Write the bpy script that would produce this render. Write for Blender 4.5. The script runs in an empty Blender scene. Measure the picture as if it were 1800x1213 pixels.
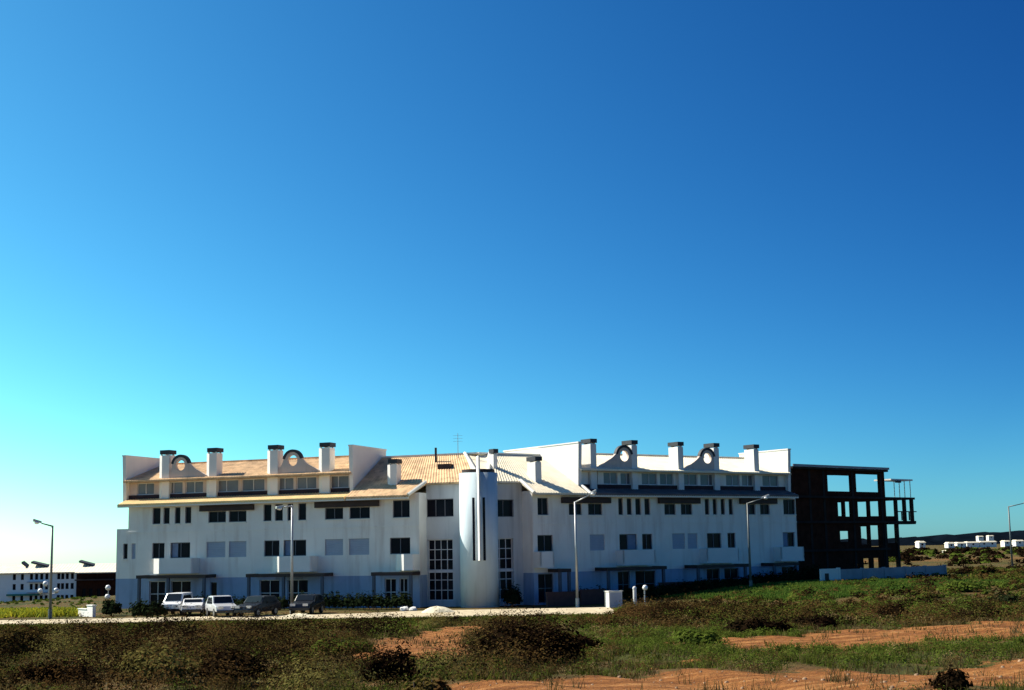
import bpy, bmesh, math, random
import numpy as np
from mathutils import Vector, Matrix
random.seed(7); rng = np.random.default_rng(11)
R = math.radians
sc = bpy.context.scene
COL = sc.collection

# ------------------------------------------------------------------ camera, sky, sun, exposure
EYE = Vector((0, 0, 4.5)); F = 2500.0
p_, r_ = math.atan(360 / F), R(1.05)
FW = Vector((0, math.cos(p_), math.sin(p_)))
UP0 = Vector((0, -math.sin(p_), math.cos(p_))); RT0 = Vector((1, 0, 0))
RT = RT0 * math.cos(r_) - UP0 * math.sin(r_)
UP = RT0 * math.sin(r_) + UP0 * math.cos(r_)
cam = bpy.data.cameras.new('camera'); camo = bpy.data.objects.new('camera', cam); COL.objects.link(camo)
cam.sensor_width = 36; cam.lens = 36 * F / 1800; cam.clip_start = 0.5; cam.clip_end = 20000
m3 = Matrix((RT, UP, -FW)).transposed(); camo.matrix_world = Matrix.Translation(EYE) @ m3.to_4x4()
sc.camera = camo

SUN_AZ, SUN_EL = R(68), R(43)          # azimuth counted left of the viewing direction
SD = Vector((-math.sin(SUN_AZ) * math.cos(SUN_EL), math.cos(SUN_AZ) * math.cos(SUN_EL), math.sin(SUN_EL)))
w = bpy.data.worlds.new('World'); sc.world = w; w.use_nodes = True
nt = w.node_tree; nt.nodes.clear()
sky = nt.nodes.new('ShaderNodeTexSky'); sky.sky_type = 'NISHITA'; sky.sun_disc = False
sky.sun_elevation = SUN_EL; sky.sun_rotation = -SUN_AZ
sky.altitude = 4000; sky.air_density = 1.0; sky.dust_density = 10.0; sky.ozone_density = 3.0
# the film's contrast and saturation, one curve per colour channel for the whole sky
bg = nt.nodes.new('ShaderNodeBackground'); bg.inputs['Strength'].default_value = 0.1
wo = nt.nodes.new('ShaderNodeOutputWorld')
spc = nt.nodes.new('ShaderNodeSeparateColor'); cmb = nt.nodes.new('ShaderNodeCombineColor'); nt.links.new(sky.outputs[0], spc.inputs[0])
def mth(op, a, b):
    n = nt.nodes.new('ShaderNodeMath'); n.operation = op; nt.links.new(a, n.inputs[0]); n.inputs[1].default_value = b; return n.outputs[0]
# haze round the sun: the sky brightens towards it between a floor and a ceiling
tcw = nt.nodes.new('ShaderNodeTexCoord'); dp = nt.nodes.new('ShaderNodeVectorMath'); dp.operation = 'DOT_PRODUCT'
nt.links.new(tcw.outputs['Generated'], dp.inputs[0]); dp.inputs[1].default_value = SD
cg = mth('MAXIMUM', mth('MINIMUM', mth('SUBTRACT', dp.outputs['Value'], 0.36), 0.42), -0.26)  # floor added to brighten the sky behind the camera, lifting the shaded facades
for ch, (gm_, kk, sg) in enumerate(((2.2, 2.25 / 1.75, 2.2), (1.72, 2.5 / 1.75, 1.6), (1.3, 1.66 / 1.75, 0.85))):
    ex = nt.nodes.new('ShaderNodeMath'); ex.operation = 'EXPONENT'; nt.links.new(mth('MULTIPLY', cg, sg), ex.inputs[0])
    pw_ = mth('MULTIPLY', mth('POWER', mth('MINIMUM', mth('MULTIPLY', spc.outputs[ch], 0.1), 0.85), gm_), kk * 10)
    n = nt.nodes.new('ShaderNodeMath'); n.operation = 'MULTIPLY'; nt.links.new(pw_, n.inputs[0]); nt.links.new(ex.outputs[0], n.inputs[1]); nt.links.new(n.outputs[0], cmb.inputs[ch])
nt.links.new(cmb.outputs[0], bg.inputs[0]); nt.links.new(bg.outputs[0], wo.inputs[0])
sl = bpy.data.lights.new('sun', 'SUN'); sl.energy = 5.0; sl.angle = R(0.53); sl.color = (1, 0.93, 0.8)
so = bpy.data.objects.new('sun', sl); COL.objects.link(so); so.rotation_euler = (-SD).to_track_quat('-Z', 'Y').to_euler(); so.location = (-60, 30, 60)
sc.view_settings.view_transform = 'Standard'; sc.view_settings.look = 'None'
sc.view_settings.gamma = 1; sc.view_settings.use_curve_mapping = False
sc.view_settings.exposure = 0.82
sc.cycles.max_bounces = 6

# ------------------------------------------------------------------ helpers
def ray(px, py): return (FW * F + RT * (px - 900) - UP * (py - 606.5)).normalized()
class Fr:
    """a vertical facade frame: u runs along the wall, v out of it, z up"""
    def __init__(s, O, u):
        s.O = Vector((O[0], O[1], 0)); s.u = Vector((u[0], u[1], 0)).normalized(); s.n = Vector((s.u.y, -s.u.x, 0))
    def P(s, u, v, z): return s.O + s.u * u + s.n * v + Vector((0, 0, z))
    def hit(s, px, py, v=0):
        d = ray(px, py); o = s.O + s.n * v
        t = (o - EYE).dot(s.n) / d.dot(s.n); p = EYE + d * t
        return (p - s.O).dot(s.u), p.z
    def U(s, px, py, v=0): return s.hit(px, py, v)[0]
def S(t): t = min(1, max(0, t)); return t * t * (3 - 2 * t)
def hz(x, y):
    """terrain height"""
    z = 2.85 - 0.0285 * y if y < 100 else 0.0
    z += 1.1 * S((x - 4) / 22) * S((y - 85) / 40)
    z -= 5.0 * S((-x - 40) / 45) * S((y - 130) / 120)
    z -= 75 * S((y - 330) / 4000) * S((-x - 40) / 120 + 0.2)
    if 10 < y < 95:
        a = S((y - 10) / 8) * S((95 - y) / 15)
        z += a * (0.10 * math.sin(x * 0.9 + 1.3 * math.sin(y * 0.31)) * math.sin(y * 0.55 + x * 0.2) + 0.05 * math.sin(x * 2.3 + y * 1.1))
    return z
def ground(px, py):
    d = ray(px, py); t = 15.0
    for _ in range(40000):
        p = EYE + d * t
        if p.z <= hz(p.x, p.y): return p
        t += 0.1 if t < 150 else 0.5
    return p

class MB:
    def __init__(s): s.v = []; s.f = []
    def face(s, pts):
        i = len(s.v); s.v += [tuple(p) for p in pts]; s.f.append(tuple(range(i, i + len(pts)))); return s
    def hexa(s, b, t):
        i = len(s.v); s.v += [tuple(p) for p in b] + [tuple(p) for p in t]; n = len(b)
        s.f.append(tuple(i + k for k in reversed(range(n)))); s.f.append(tuple(i + n + k for k in range(n)))
        for k in range(n): s.f.append((i + k, i + (k + 1) % n, i + n + (k + 1) % n, i + n + k))
        return s
    def box(s, fr, u0, u1, v0, v1, z0, z1):
        q = [(u0, v1), (u1, v1), (u1, v0), (u0, v0)]
        # v1 front, v0 back: counter-clockwise seen from above
        return s.hexa([fr.P(a, b, z0) for a, b in q], [fr.P(a, b, z1) for a, b in q])
    def tube(s, a, b, r0, r1=None, n=8):
        a = Vector(a); b = Vector(b); r1 = r0 if r1 is None else r1
        d = (b - a).normalized(); x = d.orthogonal().normalized(); y = d.cross(x)
        A = [a + (x * math.cos(2 * math.pi * k / n) + y * math.sin(2 * math.pi * k / n)) * r0 for k in range(n)]
        B = [b + (x * math.cos(2 * math.pi * k / n) + y * math.sin(2 * math.pi * k / n)) * r1 for k in range(n)]
        return s.hexa(A, B)
    def ball(s, c, r, sz=1, n=10, m=7):
        c = Vector(c); i = len(s.v)
        for j in range(m + 1):
            t = math.pi * j / m
            for k in range(n):
                a = 2 * math.pi * k / n
                s.v.append((c.x + r * math.sin(t) * math.cos(a), c.y + r * math.sin(t) * math.sin(a), c.z + r * sz * math.cos(t)))
        for j in range(m):
            for k in range(n): s.f.append((i + j * n + k, i + (j + 1) * n + k, i + (j + 1) * n + (k + 1) % n, i + j * n + (k + 1) % n))
        return s
    def build(s, name, mat, parent=None, smooth=False, bevel=0):
        o0 = Vector((0, 0, 0)); q = parent
        while q: o0 += q.location; q = q.parent
        me = bpy.data.meshes.new(name); me.from_pydata([tuple(Vector(v) - o0) for v in s.v], [], s.f); me.update()
        bm = bmesh.new(); bm.from_mesh(me); bmesh.ops.recalc_face_normals(bm, faces=bm.faces); bm.to_mesh(me); bm.free()
        o = bpy.data.objects.new(name, me); COL.objects.link(o); o.parent = parent; me.materials.append(mat)
        if smooth:
            for p in me.polygons: p.use_smooth = True
        if bevel:
            b = o.modifiers.new('bevel', 'BEVEL'); b.width = bevel; b.segments = 2; b.limit_method = 'ANGLE'
        return o
def tag(o, label, cat, group=None):
    o['label'] = label; o['category'] = cat
    if group: o['group'] = group
    return o
def thing(name, loc, label, cat, group=None):
    o = bpy.data.objects.new(name, None); COL.objects.link(o); o.location = loc; o.empty_display_size = 0.3
    return tag(o, label, cat, group)
def copy_tree(o, parent=None):
    c = o.copy(); COL.objects.link(c); c.parent = parent
    for ch in o.children: copy_tree(ch, c)
    return c
def fastmesh(name, V, Q, mat, parent=None, origin=(0, 0, 0), tint=None):
    V = np.asarray(V, np.float32) - np.asarray(origin, np.float32); Q = np.asarray(Q, np.int32); n = Q.shape[1]
    me = bpy.data.meshes.new(name); me.vertices.add(len(V)); me.vertices.foreach_set('co', V.ravel())
    me.loops.add(Q.size); me.loops.foreach_set('vertex_index', Q.ravel())
    me.polygons.add(len(Q)); me.polygons.foreach_set('loop_start', np.arange(0, Q.size, n, dtype=np.int32))
    me.update(calc_edges=True)
    if tint is not None: me.attributes.new('tint', 'FLOAT', 'POINT').data.foreach_set('value', np.asarray(tint, np.float32))
    me.materials.append(mat); o = bpy.data.objects.new(name, me); COL.objects.link(o); o.parent = parent; return o

# ------------------------------------------------------------------ materials
def mat(name, col, rough=0.8, var=0.12, scale=2.0, bump=0.0, bscale=8, metal=0, spec=None, stain=None):
    m = bpy.data.materials.new(name); m.use_nodes = True; t = m.node_tree; b = t.nodes['Principled BSDF']
    b.inputs['Roughness'].default_value = rough; b.inputs['Metallic'].default_value = metal
    if spec is not None: b.inputs['Specular IOR Level'].default_value = spec
    tc = t.nodes.new('ShaderNodeTexCoord')
    nz = t.nodes.new('ShaderNodeTexNoise'); nz.inputs['Scale'].default_value = scale; nz.inputs['Detail'].default_value = 6
    t.links.new(tc.outputs['Object'], nz.inputs['Vector'])
    rp = t.nodes.new('ShaderNodeValToRGB'); rp.color_ramp.elements[0].position = 0.3; rp.color_ramp.elements[1].position = 0.7
    c = Vector(col)
    rp.color_ramp.elements[0].color = (*(c * (1 - var)), 1); rp.color_ramp.elements[1].color = (*(c * (1 + var)), 1)
    t.links.new(nz.outputs[0], rp.inputs[0]); out = rp.outputs[0]
    if stain:
        mp = t.nodes.new('ShaderNodeMapping'); mp.inputs['Scale'].default_value = (1.6, 1.6, 0.18); t.links.new(tc.outputs['Object'], mp.inputs[0])
        n2 = t.nodes.new('ShaderNodeTexNoise'); n2.inputs['Scale'].default_value = 1.1; n2.inputs['Detail'].default_value = 5; t.links.new(mp.outputs[0], n2.inputs['Vector'])
        r2 = t.nodes.new('ShaderNodeValToRGB'); r2.color_ramp.elements[0].position = 0.5; r2.color_ramp.elements[1].position = 0.78
        t.links.new(n2.outputs[0], r2.inputs[0])
        mx = t.nodes.new('ShaderNodeMix'); mx.data_type = 'RGBA'; t.links.new(r2.outputs[0], mx.inputs[0]); t.links.new(out, mx.inputs[6]); mx.inputs[7].default_value = (*stain, 1)
        out = mx.outputs[2]
    t.links.new(out, b.inputs['Base Color'])
    if bump:
        n3 = t.nodes.new('ShaderNodeTexNoise'); n3.inputs['Scale'].default_value = bscale; n3.inputs['Detail'].default_value = 4; t.links.new(tc.outputs['Object'], n3.inputs['Vector'])
        bp = t.nodes.new('ShaderNodeBump'); bp.inputs['Strength'].default_value = bump; bp.inputs['Distance'].default_value = 0.05
        t.links.new(n3.outputs[0], bp.inputs['Height']); t.links.new(bp.outputs[0], b.inputs['Normal'])
    return m
def leafmat(name, cols, trans=0.25):
    """colour by plant (attribute tint) with a little variation by leaf"""
    m = bpy.data.materials.new(name); m.use_nodes = True; t = m.node_tree; t.nodes.clear()
    g = t.nodes.new('ShaderNodeNewGeometry'); at = t.nodes.new('ShaderNodeAttribute'); at.attribute_name = 'tint'
    ma = t.nodes.new('ShaderNodeMath'); ma.operation = 'MULTIPLY_ADD'; t.links.new(g.outputs['Random Per Island'], ma.inputs[0]); ma.inputs[1].default_value = 0.2; t.links.new(at.outputs['Fac'], ma.inputs[2])
    rp = t.nodes.new('ShaderNodeValToRGB'); e = rp.color_ramp.elements
    while len(e) < len(cols): e.new(0.5)
    for k, c in enumerate(cols): e[k].position = k / (len(cols) - 1); e[k].color = (*c, 1)
    t.links.new(ma.outputs[0], rp.inputs[0])
    d = t.nodes.new('ShaderNodeBsdfDiffuse'); tr = t.nodes.new('ShaderNodeBsdfTranslucent'); mx = t.nodes.new('ShaderNodeMixShader'); mx.inputs[0].default_value = trans
    t.links.new(rp.outputs[0], d.inputs[0]); t.links.new(rp.outputs[0], tr.inputs[0])
    o = t.nodes.new('ShaderNodeOutputMaterial'); t.links.new(d.outputs[0], mx.inputs[1]); t.links.new(tr.outputs[0], mx.inputs[2]); t.links.new(mx.outputs[0], o.inputs[0])
    return m
M = dict(
    wall=mat('plaster', (0.84, 0.80, 0.735), 0.9, 0.05, 0.6, 0.25, 6, stain=(0.68, 0.60, 0.53)),
    bluewall=mat('blue_plaster', (0.30, 0.39, 0.54), 0.9, 0.1, 0.6, 0.25, 6, stain=(0.20, 0.24, 0.32)),
    towerwall=mat('pale_blue_plaster', (0.58, 0.68, 0.73), 0.9, 0.06, 0.6, 0.2, 6, stain=(0.48, 0.56, 0.60)),
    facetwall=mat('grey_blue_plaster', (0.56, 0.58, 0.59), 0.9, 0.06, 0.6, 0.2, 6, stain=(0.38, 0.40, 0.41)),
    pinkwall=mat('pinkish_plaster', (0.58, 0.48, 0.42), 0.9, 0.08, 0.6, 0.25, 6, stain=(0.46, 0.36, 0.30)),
    shade_band=mat('painted_shade', (0.045, 0.03, 0.035), 0.85, 0.2, spec=0.1),  # near-black: the attic's shadow put into the colour
    shadetile=mat('shaded_eave_tile', (0.13, 0.11, 0.11), 0.9, 0.25, 1.2, 0.4, 5),  # skirt tile darkened, shade of the right wing is in the colour
    eave=mat('sunlit_eave_tile', (0.84, 0.60, 0.27), 0.85, 0.15, 1.2, 0.3, 5),  # skirt tile brightened, sunlight on the left wing is in the colour
    white=mat('white_render', (0.76, 0.74, 0.70), 0.85, 0.04, 1.0, 0.2, 5),
    tile=mat('clay_tile', (0.66, 0.43, 0.23), 0.85, 0.25, 1.2, 0.4, 5, stain=(0.34, 0.2, 0.1)),
    paletile=mat('pale_tile', (0.80, 0.71, 0.53), 0.8, 0.12, 1.2, 0.3, 5),
    trim=mat('white_trim', (0.8, 0.78, 0.7), 0.7, 0.04),
    cap=mat('dark_cowl', (0.02, 0.025, 0.035), 0.7, 0.2),
    wood=mat('dark_timber', (0.035, 0.018, 0.015), 0.7, 0.3),
    curtain=mat('blue_curtain', (0.17, 0.22, 0.32), 0.8, 0.15),
    frame=mat('window_frame', (0.12, 0.12, 0.14), 0.5, 0.1),
    frame_w=mat('white_frame', (0.62, 0.62, 0.64), 0.5, 0.06),
    glass=mat('dark_glass', (0.008, 0.008, 0.014), 0.2, 0.4, 0.5, spec=0.08),
    glass_b=mat('attic_glass', (0.15, 0.16, 0.18), 0.2, 0.3, 0.4, spec=0.3),
    shut=mat('roller_shutter', (0.40, 0.43, 0.50), 0.6, 0.05),
    bluepost=mat('porch_post', (0.07, 0.085, 0.12), 0.7, 0.1),
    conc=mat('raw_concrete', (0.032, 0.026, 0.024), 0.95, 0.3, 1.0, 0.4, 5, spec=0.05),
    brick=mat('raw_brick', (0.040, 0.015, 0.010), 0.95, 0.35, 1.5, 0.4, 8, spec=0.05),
    greywall=mat('grey_block_wall', (0.30, 0.31, 0.34), 0.95, 0.15, 1.0, 0.4, 5),
    metal=mat('galvanised', (0.42, 0.43, 0.43), 0.45, 0.08, metal=0.4),
    lampw=mat('lamp_glass', (0.85, 0.85, 0.82), 0.3, 0.02),
    road=mat('dusty_road', (0.50, 0.41, 0.27), 0.95, 0.2, 0.6, 0.5, 3, stain=(0.24, 0.19, 0.09)),
    sand=mat('pale_sand', (0.72, 0.64, 0.45), 0.95, 0.1, 2, 0.5, 4),
    bark=mat('bark', (0.07, 0.05, 0.035), 0.9, 0.3, 4),
    carw=mat('white_paint', (0.75, 0.75, 0.75), 0.25, 0.02), cars=mat('silver_paint', (0.6, 0.6, 0.61), 0.3, 0.04, metal=0.3),
    card=mat('dark_paint', (0.015, 0.016, 0.02), 0.25, 0.05), tyre=mat('rubber', (0.012, 0.012, 0.012), 0.9, 0.2),
    rim=mat('alloy', (0.4, 0.4, 0.4), 0.35, 0.05, metal=0.7), carglass=mat('car_glass', (0.015, 0.018, 0.02), 0.08, 0.1),
    light=mat('headlamp', (0.7, 0.7, 0.68), 0.15, 0.02), red=mat('tail_lamp', (0.35, 0.02, 0.02), 0.3, 0.05),
    hill=mat('wooded_ridge', (0.0025, 0.0045, 0.008), 1, 0.4, 0.02, spec=0.0),
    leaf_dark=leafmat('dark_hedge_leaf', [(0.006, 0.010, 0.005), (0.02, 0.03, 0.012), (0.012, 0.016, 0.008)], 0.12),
    leaf_brown=leafmat('dry_scrub_leaf', [(0.035, 0.018, 0.007), (0.10, 0.055, 0.02), (0.075, 0.058, 0.016), (0.15, 0.095, 0.04)], 0.25),
    leaf_green=leafmat('green_scrub_leaf', [(0.03, 0.045, 0.009), (0.10, 0.135, 0.022), (0.07, 0.10, 0.015), (0.15, 0.14, 0.038)], 0.3),
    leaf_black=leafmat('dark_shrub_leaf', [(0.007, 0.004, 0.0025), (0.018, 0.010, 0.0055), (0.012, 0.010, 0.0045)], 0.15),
    leaf_olive=leafmat('olive_scrub_leaf', [(0.07, 0.065, 0.016), (0.17, 0.15, 0.045), (0.11, 0.08, 0.025), (0.24, 0.19, 0.08)], 0.3),
    leaf_dry=leafmat('pale_dry_leaf', [(0.17, 0.12, 0.055), (0.28, 0.20, 0.09), (0.12, 0.10, 0.03)], 0.3),
    straw=leafmat('straw_blade', [(0.16, 0.11, 0.05), (0.07, 0.06, 0.02), (0.25, 0.18, 0.09)], 0.3),
    bankgrass=leafmat('bright_bank_grass', [(0.04, 0.09, 0.012), (0.08, 0.15, 0.025), (0.14, 0.17, 0.04)], 0.4),
    yellow=leafmat('yellow_flower', [(0.45, 0.38, 0.02), (0.2, 0.24, 0.03), (0.6, 0.5, 0.03)], 0.3),
    grass=leafmat('grass_blade', [(0.04, 0.05, 0.008), (0.10, 0.11, 0.02), (0.07, 0.08, 0.012)], 0.35),
)

# ------------------------------------------------------------------ terrain
def seg_d(p, a, b):
    ax, ay = a; bx, by = b; dx, dy = bx - ax, by - ay
    t = max(0, min(1, ((p[0] - ax) * dx + (p[1] - ay) * dy) / (dx * dx + dy * dy + 1e-9)))
    return math.hypot(p[0] - ax - t * dx, p[1] - ay - t * dy)
# bare earth tracks: (polyline, half width)
TRACKS = [([(-1.5, 21.8), (3, 24.2), (7, 25.6), (14, 26.8), (26, 30)], 3.3),
          ([(9, 42.5), (12.5, 46), (18, 53), (26, 58), (45, 68)], 4.2),
          ([(11, 43), (17, 43.5), (30, 47)], 1.1),
          ([(-2.6, 36.5), (-3.2, 44), (-3.0, 56), (-1.8, 68)], 1.5),
          ([(-6, 44), (-8.5, 46)], 0.7), ([(2.5, 31.5), (5.5, 34)], 0.35), ([(-5.2, 31), (-4, 32)], 0.4)]
def dirt(x, y):
    w = 0.8 * math.sin(x * 0.7 + y * 0.23) + 0.5 * math.sin(x * 1.9 - y * 0.6) + 0.3 * math.sin(3.1 * x + 1.7 * y)
    best = 0
    for pl, hw in TRACKS:
        d = min(seg_d((x, y), pl[i], pl[i + 1]) for i in range(len(pl) - 1))
        e = (hw - d + 0.22 * hw * w) / (0.55 * hw + 0.3)
        best = max(best, min(1, max(0, 0.5 + e)))
    return best
xs = np.unique(np.concatenate([np.arange(-30, 30, 0.35), np.arange(-140, 140, 4.0), np.array([-6000, -4000, -2500, -1600, -1000, -700, -500, -350, -250, -190, 190, 250, 350, 500, 700, 1000, 1600, 2500, 4000, 6000.])]).round(3))
ys = np.unique(np.concatenate([np.arange(14, 68, 0.35), np.arange(68, 112, 1.0), np.arange(112, 340, 4.0), np.array([-300, -100, -40, -10, 0, 6, 10, 380, 430, 500, 600, 750, 900, 1200, 1600, 2200, 3000, 4200, 6000.])]).round(3))
GX, GY = np.meshgrid(xs, ys); nx, ny = len(xs), len(ys)
GZ = np.array([[hz(x, y) for x in xs] for y in ys])
V = np.stack([GX.ravel(), GY.ravel(), GZ.ravel()], 1)
ii = (np.arange(ny - 1)[:, None] * nx + np.arange(nx - 1)[None]).ravel()
Q = np.stack([ii, ii + 1, ii + nx + 1, ii + nx], 1)
gm = bpy.data.materials.new('heath_ground'); gm.use_nodes = True; t = gm.node_tree; b = t.nodes['Principled BSDF']; b.inputs['Roughness'].default_value = 1; b.inputs['Specular IOR Level'].default_value = 0.1
tc = t.nodes.new('ShaderNodeTexCoord')
def nz_(s, d=8):
    n = t.nodes.new('ShaderNodeTexNoise'); n.inputs['Scale'].default_value = s; n.inputs['Detail'].default_value = d; n.inputs['Roughness'].default_value = 0.65; t.links.new(tc.outputs['Object'], n.inputs['Vector']); return n.outputs[0]
def ramp_(src, stops):
    r = t.nodes.new('ShaderNodeValToRGB'); e = r.color_ramp.elements
    while len(e) < len(stops): e.new(0.5)
    for k, (p, c) in enumerate(stops): e[k].position = p; e[k].color = (*c, 1)
    t.links.new(src, r.inputs[0]); return r.outputs[0]
soil = ramp_(nz_(0.25), [(0.3, (0.03, 0.02, 0.009)), (0.45, (0.055, 0.06, 0.013)), (0.55, (0.12, 0.065, 0.026)), (0.64, (0.06, 0.07, 0.014)), (0.75, (0.2, 0.10, 0.04))])
mpx = t.nodes.new('ShaderNodeMapping'); mpx.inputs['Scale'].default_value = (0.55, 1.9, 1); t.links.new(tc.outputs['Object'], mpx.inputs[0])
nzx = t.nodes.new('ShaderNodeTexNoise'); nzx.inputs['Scale'].default_value = 1.2; nzx.inputs['Detail'].default_value = 12; nzx.inputs['Roughness'].default_value = 0.7; t.links.new(mpx.outputs[0], nzx.inputs['Vector'])
earth = ramp_(nzx.outputs[0], [(0.34, (0.08, 0.03, 0.010)), (0.45, (0.20, 0.075, 0.022)), (0.55, (0.28, 0.115, 0.034)), (0.68, (0.42, 0.21, 0.08))])
at_ = t.nodes.new('ShaderNodeAttribute'); at_.attribute_name = 'bare'
ad = t.nodes.new('ShaderNodeMath'); ad.operation = 'ADD'; t.links.new(at_.outputs['Fac'], ad.inputs[0])
sb = t.nodes.new('ShaderNodeMath'); sb.operation = 'MULTIPLY_ADD'; t.links.new(nz_(3.0), sb.inputs[0]); sb.inputs[1].default_value = 1.9; sb.inputs[2].default_value = -0.95
t.links.new(sb.outputs[0], ad.inputs[1])
st = ramp_(ad.outputs[0], [(0.4, (0, 0, 0)), (0.6, (1, 1, 1))])
mx = t.nodes.new('ShaderNodeMix'); mx.data_type = 'RGBA'; t.links.new(st, mx.inputs[0]); t.links.new(soil, mx.inputs[6]); t.links.new(earth, mx.inputs[7]); t.links.new(mx.outputs[2], b.inputs['Base Color'])
bp = t.nodes.new('ShaderNodeBump'); bp.inputs['Strength'].default_value = 0.9; bp.inputs['Distance'].default_value = 0.25; t.links.new(nz_(2.6, 12), bp.inputs['Height']); t.links.new(bp.outputs[0], b.inputs['Normal'])
gnd = fastmesh('ground', V, Q, gm); gnd['kind'] = 'structure'
bare = np.zeros(len(V), np.float32)
near = (V[:, 1] > 14) & (V[:, 1] < 80) & (np.abs(V[:, 0]) < 46)
for i in np.nonzero(near)[0]: bare[i] = dirt(V[i, 0], V[i, 1])
far_bare = (V[:, 1] > 190) & (V[:, 0] > 35) & (V[:, 1] < 600)
bare[far_bare] = 0.30 + 0.16 * np.sin(V[far_bare, 1] * 0.05)
gnd.data.attributes.new('bare', 'FLOAT', 'POINT').data.foreach_set('value', bare)
for p in gnd.data.polygons: p.use_smooth = True

# dusty road in front of the building
mb = MB(); N = 60
for k in range(N):
    xa, xb = -75 + 82 * k / N, -75 + 82 * (k + 1) / N
    def lim(x):
        y0 = 100.0 - 2.5 * S((x + 12) / 10) - 2.5 * S((-x - 25) / 15) + 0.5 * math.sin(x * 0.8) + 0.3 * math.sin(x * 2.1)
        y1 = 107 + 3.5 * S((x + 14) / 8) + 0.1 * math.sin(x * 1.3)
        return y0, y1
    (a0, a1), (b0, b1) = lim(xa), lim(xb)
    for q in range(4):
        f0, f1 = q / 4, (q + 1) / 4
        pts = [(xa, a0 + (a1 - a0) * f0), (xb, b0 + (b1 - b0) * f0), (xb, b0 + (b1 - b0) * f1), (xa, a0 + (a1 - a0) * f1)]
        mb.face([(x, y, hz(x, y) + 0.03) for x, y in pts])
rd = mb.build('road', M['road']); rd['kind'] = 'structure'

# wooded ridge at the right horizon
mb = MB(); n = 320
prev = None
for k in range(n + 1):
    x = 250 + 800 * k / n; y = 1750 + 60 * math.sin(k * 0.2)
    top = 8.0 + 9.0 * S((x - 430) / 260) + 2.2 * random.random() + 1.0 * math.sin(k * 0.7)
    row = [(x, y - 120, -1), (x, y - 60, top * 0.55), (x, y, top), (x, y + 150, top * 0.8), (x, y + 500, -1)]
    if prev:
        for j in range(4): mb.face([prev[j], row[j], row[j + 1], prev[j + 1]])
    prev = row
hl = mb.build('wooded_ridge', M['hill']); hl['kind'] = 'structure'

# ------------------------------------------------------------------ the apartment building
L = Fr((-9.9, 118), (0.9404, -0.34)); Rt = Fr((2.6, 118.5), (0.828, 0.56))
def apex(v):
    a = L.O + L.n * v; b2 = Rt.O + Rt.n * v
    det = L.u.x * -Rt.u.y + Rt.u.x * L.u.y
    d = b2 - a; tt = (d.x * -Rt.u.y + Rt.u.x * d.y) / det
    return a + L.u * tt
def uap(fr, v): return (apex(v) - fr.O).dot(fr.u)
bld = thing('apartment_building', (-3, 121, 0), 'long white apartment block in two angled wings with tiled roofs and curved tower', 'building')
def wallgrid(mb, fr, v, u0, u1, z0, z1, ops, dep=0.22):
    us = sorted({u0, u1, *[o[0] for o in ops], *[o[1] for o in ops]}); zs = sorted({z0, z1, *[o[2] for o in ops], *[o[3] for o in ops]})
    us = [u for u in us if u0 <= u <= u1]; zs = [z for z in zs if z0 <= z <= z1]
    for i in range(len(us) - 1):
        for j in range(len(zs) - 1):
            cu, cz = (us[i] + us[i + 1]) / 2, (zs[j] + zs[j + 1]) / 2
            if any(o[0] < cu < o[1] and o[2] < cz < o[3] for o in ops): continue
            mb.face([fr.P(us[i], v, zs[j]), fr.P(us[i + 1], v, zs[j]), fr.P(us[i + 1], v, zs[j + 1]), fr.P(us[i], v, zs[j + 1])])
    for a, b_, c, d in ops:
        w_ = v - dep
        mb.face([fr.P(a, v, c), fr.P(a, v, d), fr.P(a, w_, d), fr.P(a, w_, c)]); mb.face([fr.P(b_, v, c), fr.P(b_, w_, c), fr.P(b_, w_, d), fr.P(b_, v, d)])
        mb.face([fr.P(a, v, c), fr.P(a, w_, c), fr.P(b_, w_, c), fr.P(b_, v, c)]); mb.face([fr.P(a, v, d), fr.P(b_, v, d), fr.P(b_, w_, d), fr.P(a, w_, d)])
def window(fr, v, u0, u1, z0, z1, parent, nm=1, nh=0, fm='frame', gl='glass', dep=0.22, name='window'):
    mb = MB(); a = v - dep + 0.03; c = v - dep + 0.09; fw = 0.06
    mb.box(fr, u0, u1, a, c, z0, z0 + fw); mb.box(fr, u0, u1, a, c, z1 - fw, z1)
    mb.box(fr, u0, u0 + fw, a, c, z0 + fw, z1 - fw); mb.box(fr, u1 - fw, u1, a, c, z0 + fw, z1 - fw)
    for k in range(nm):
        m_ = u0 + (u1 - u0) * (k + 1) / (nm + 1); mb.box(fr, m_ - fw / 2, m_ + fw / 2, a, c - 0.005, z0 + fw, z1 - fw)
    for k in range(nh):
        m_ = z0 + (z1 - z0) * (k + 1) / (nh + 1); mb.box(fr, u0 + fw, u1 - fw, a, c - 0.01, m_ - fw / 2, m_ + fw / 2)
    f = mb.build(name, M[fm], parent)
    MB().box(fr, u0, u1, v - dep - 0.02, a + 0.005, z0, z1).build('pane', M[gl], f)
    if name == 'window' and v == 0: MB().box(fr, u0 - 0.05, u1 + 0.05, v + 0.002, v + 0.09, z0 - 0.09, z0 - 0.01).build('sill', M['trim'], f)
    return f
def shutter(fr, v, u0, u1, z0, z1, parent, dep=0.12):
    mb = MB(); n = 9; h = (z1 - z0) / n
    for k in range(n):
        za = z0 + k * h
        q = [(v - dep - 0.06, za), (v - dep + 0.03, za + 0.01), (v - dep, za + h - 0.005), (v - dep - 0.06, za + h - 0.005)]
        mb.hexa([fr.P(u0, a, b_) for a, b_ in q], [fr.P(u1, a, b_) for a, b_ in q])
    return mb.build('roller_shutter', M['shut'], parent)

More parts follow.
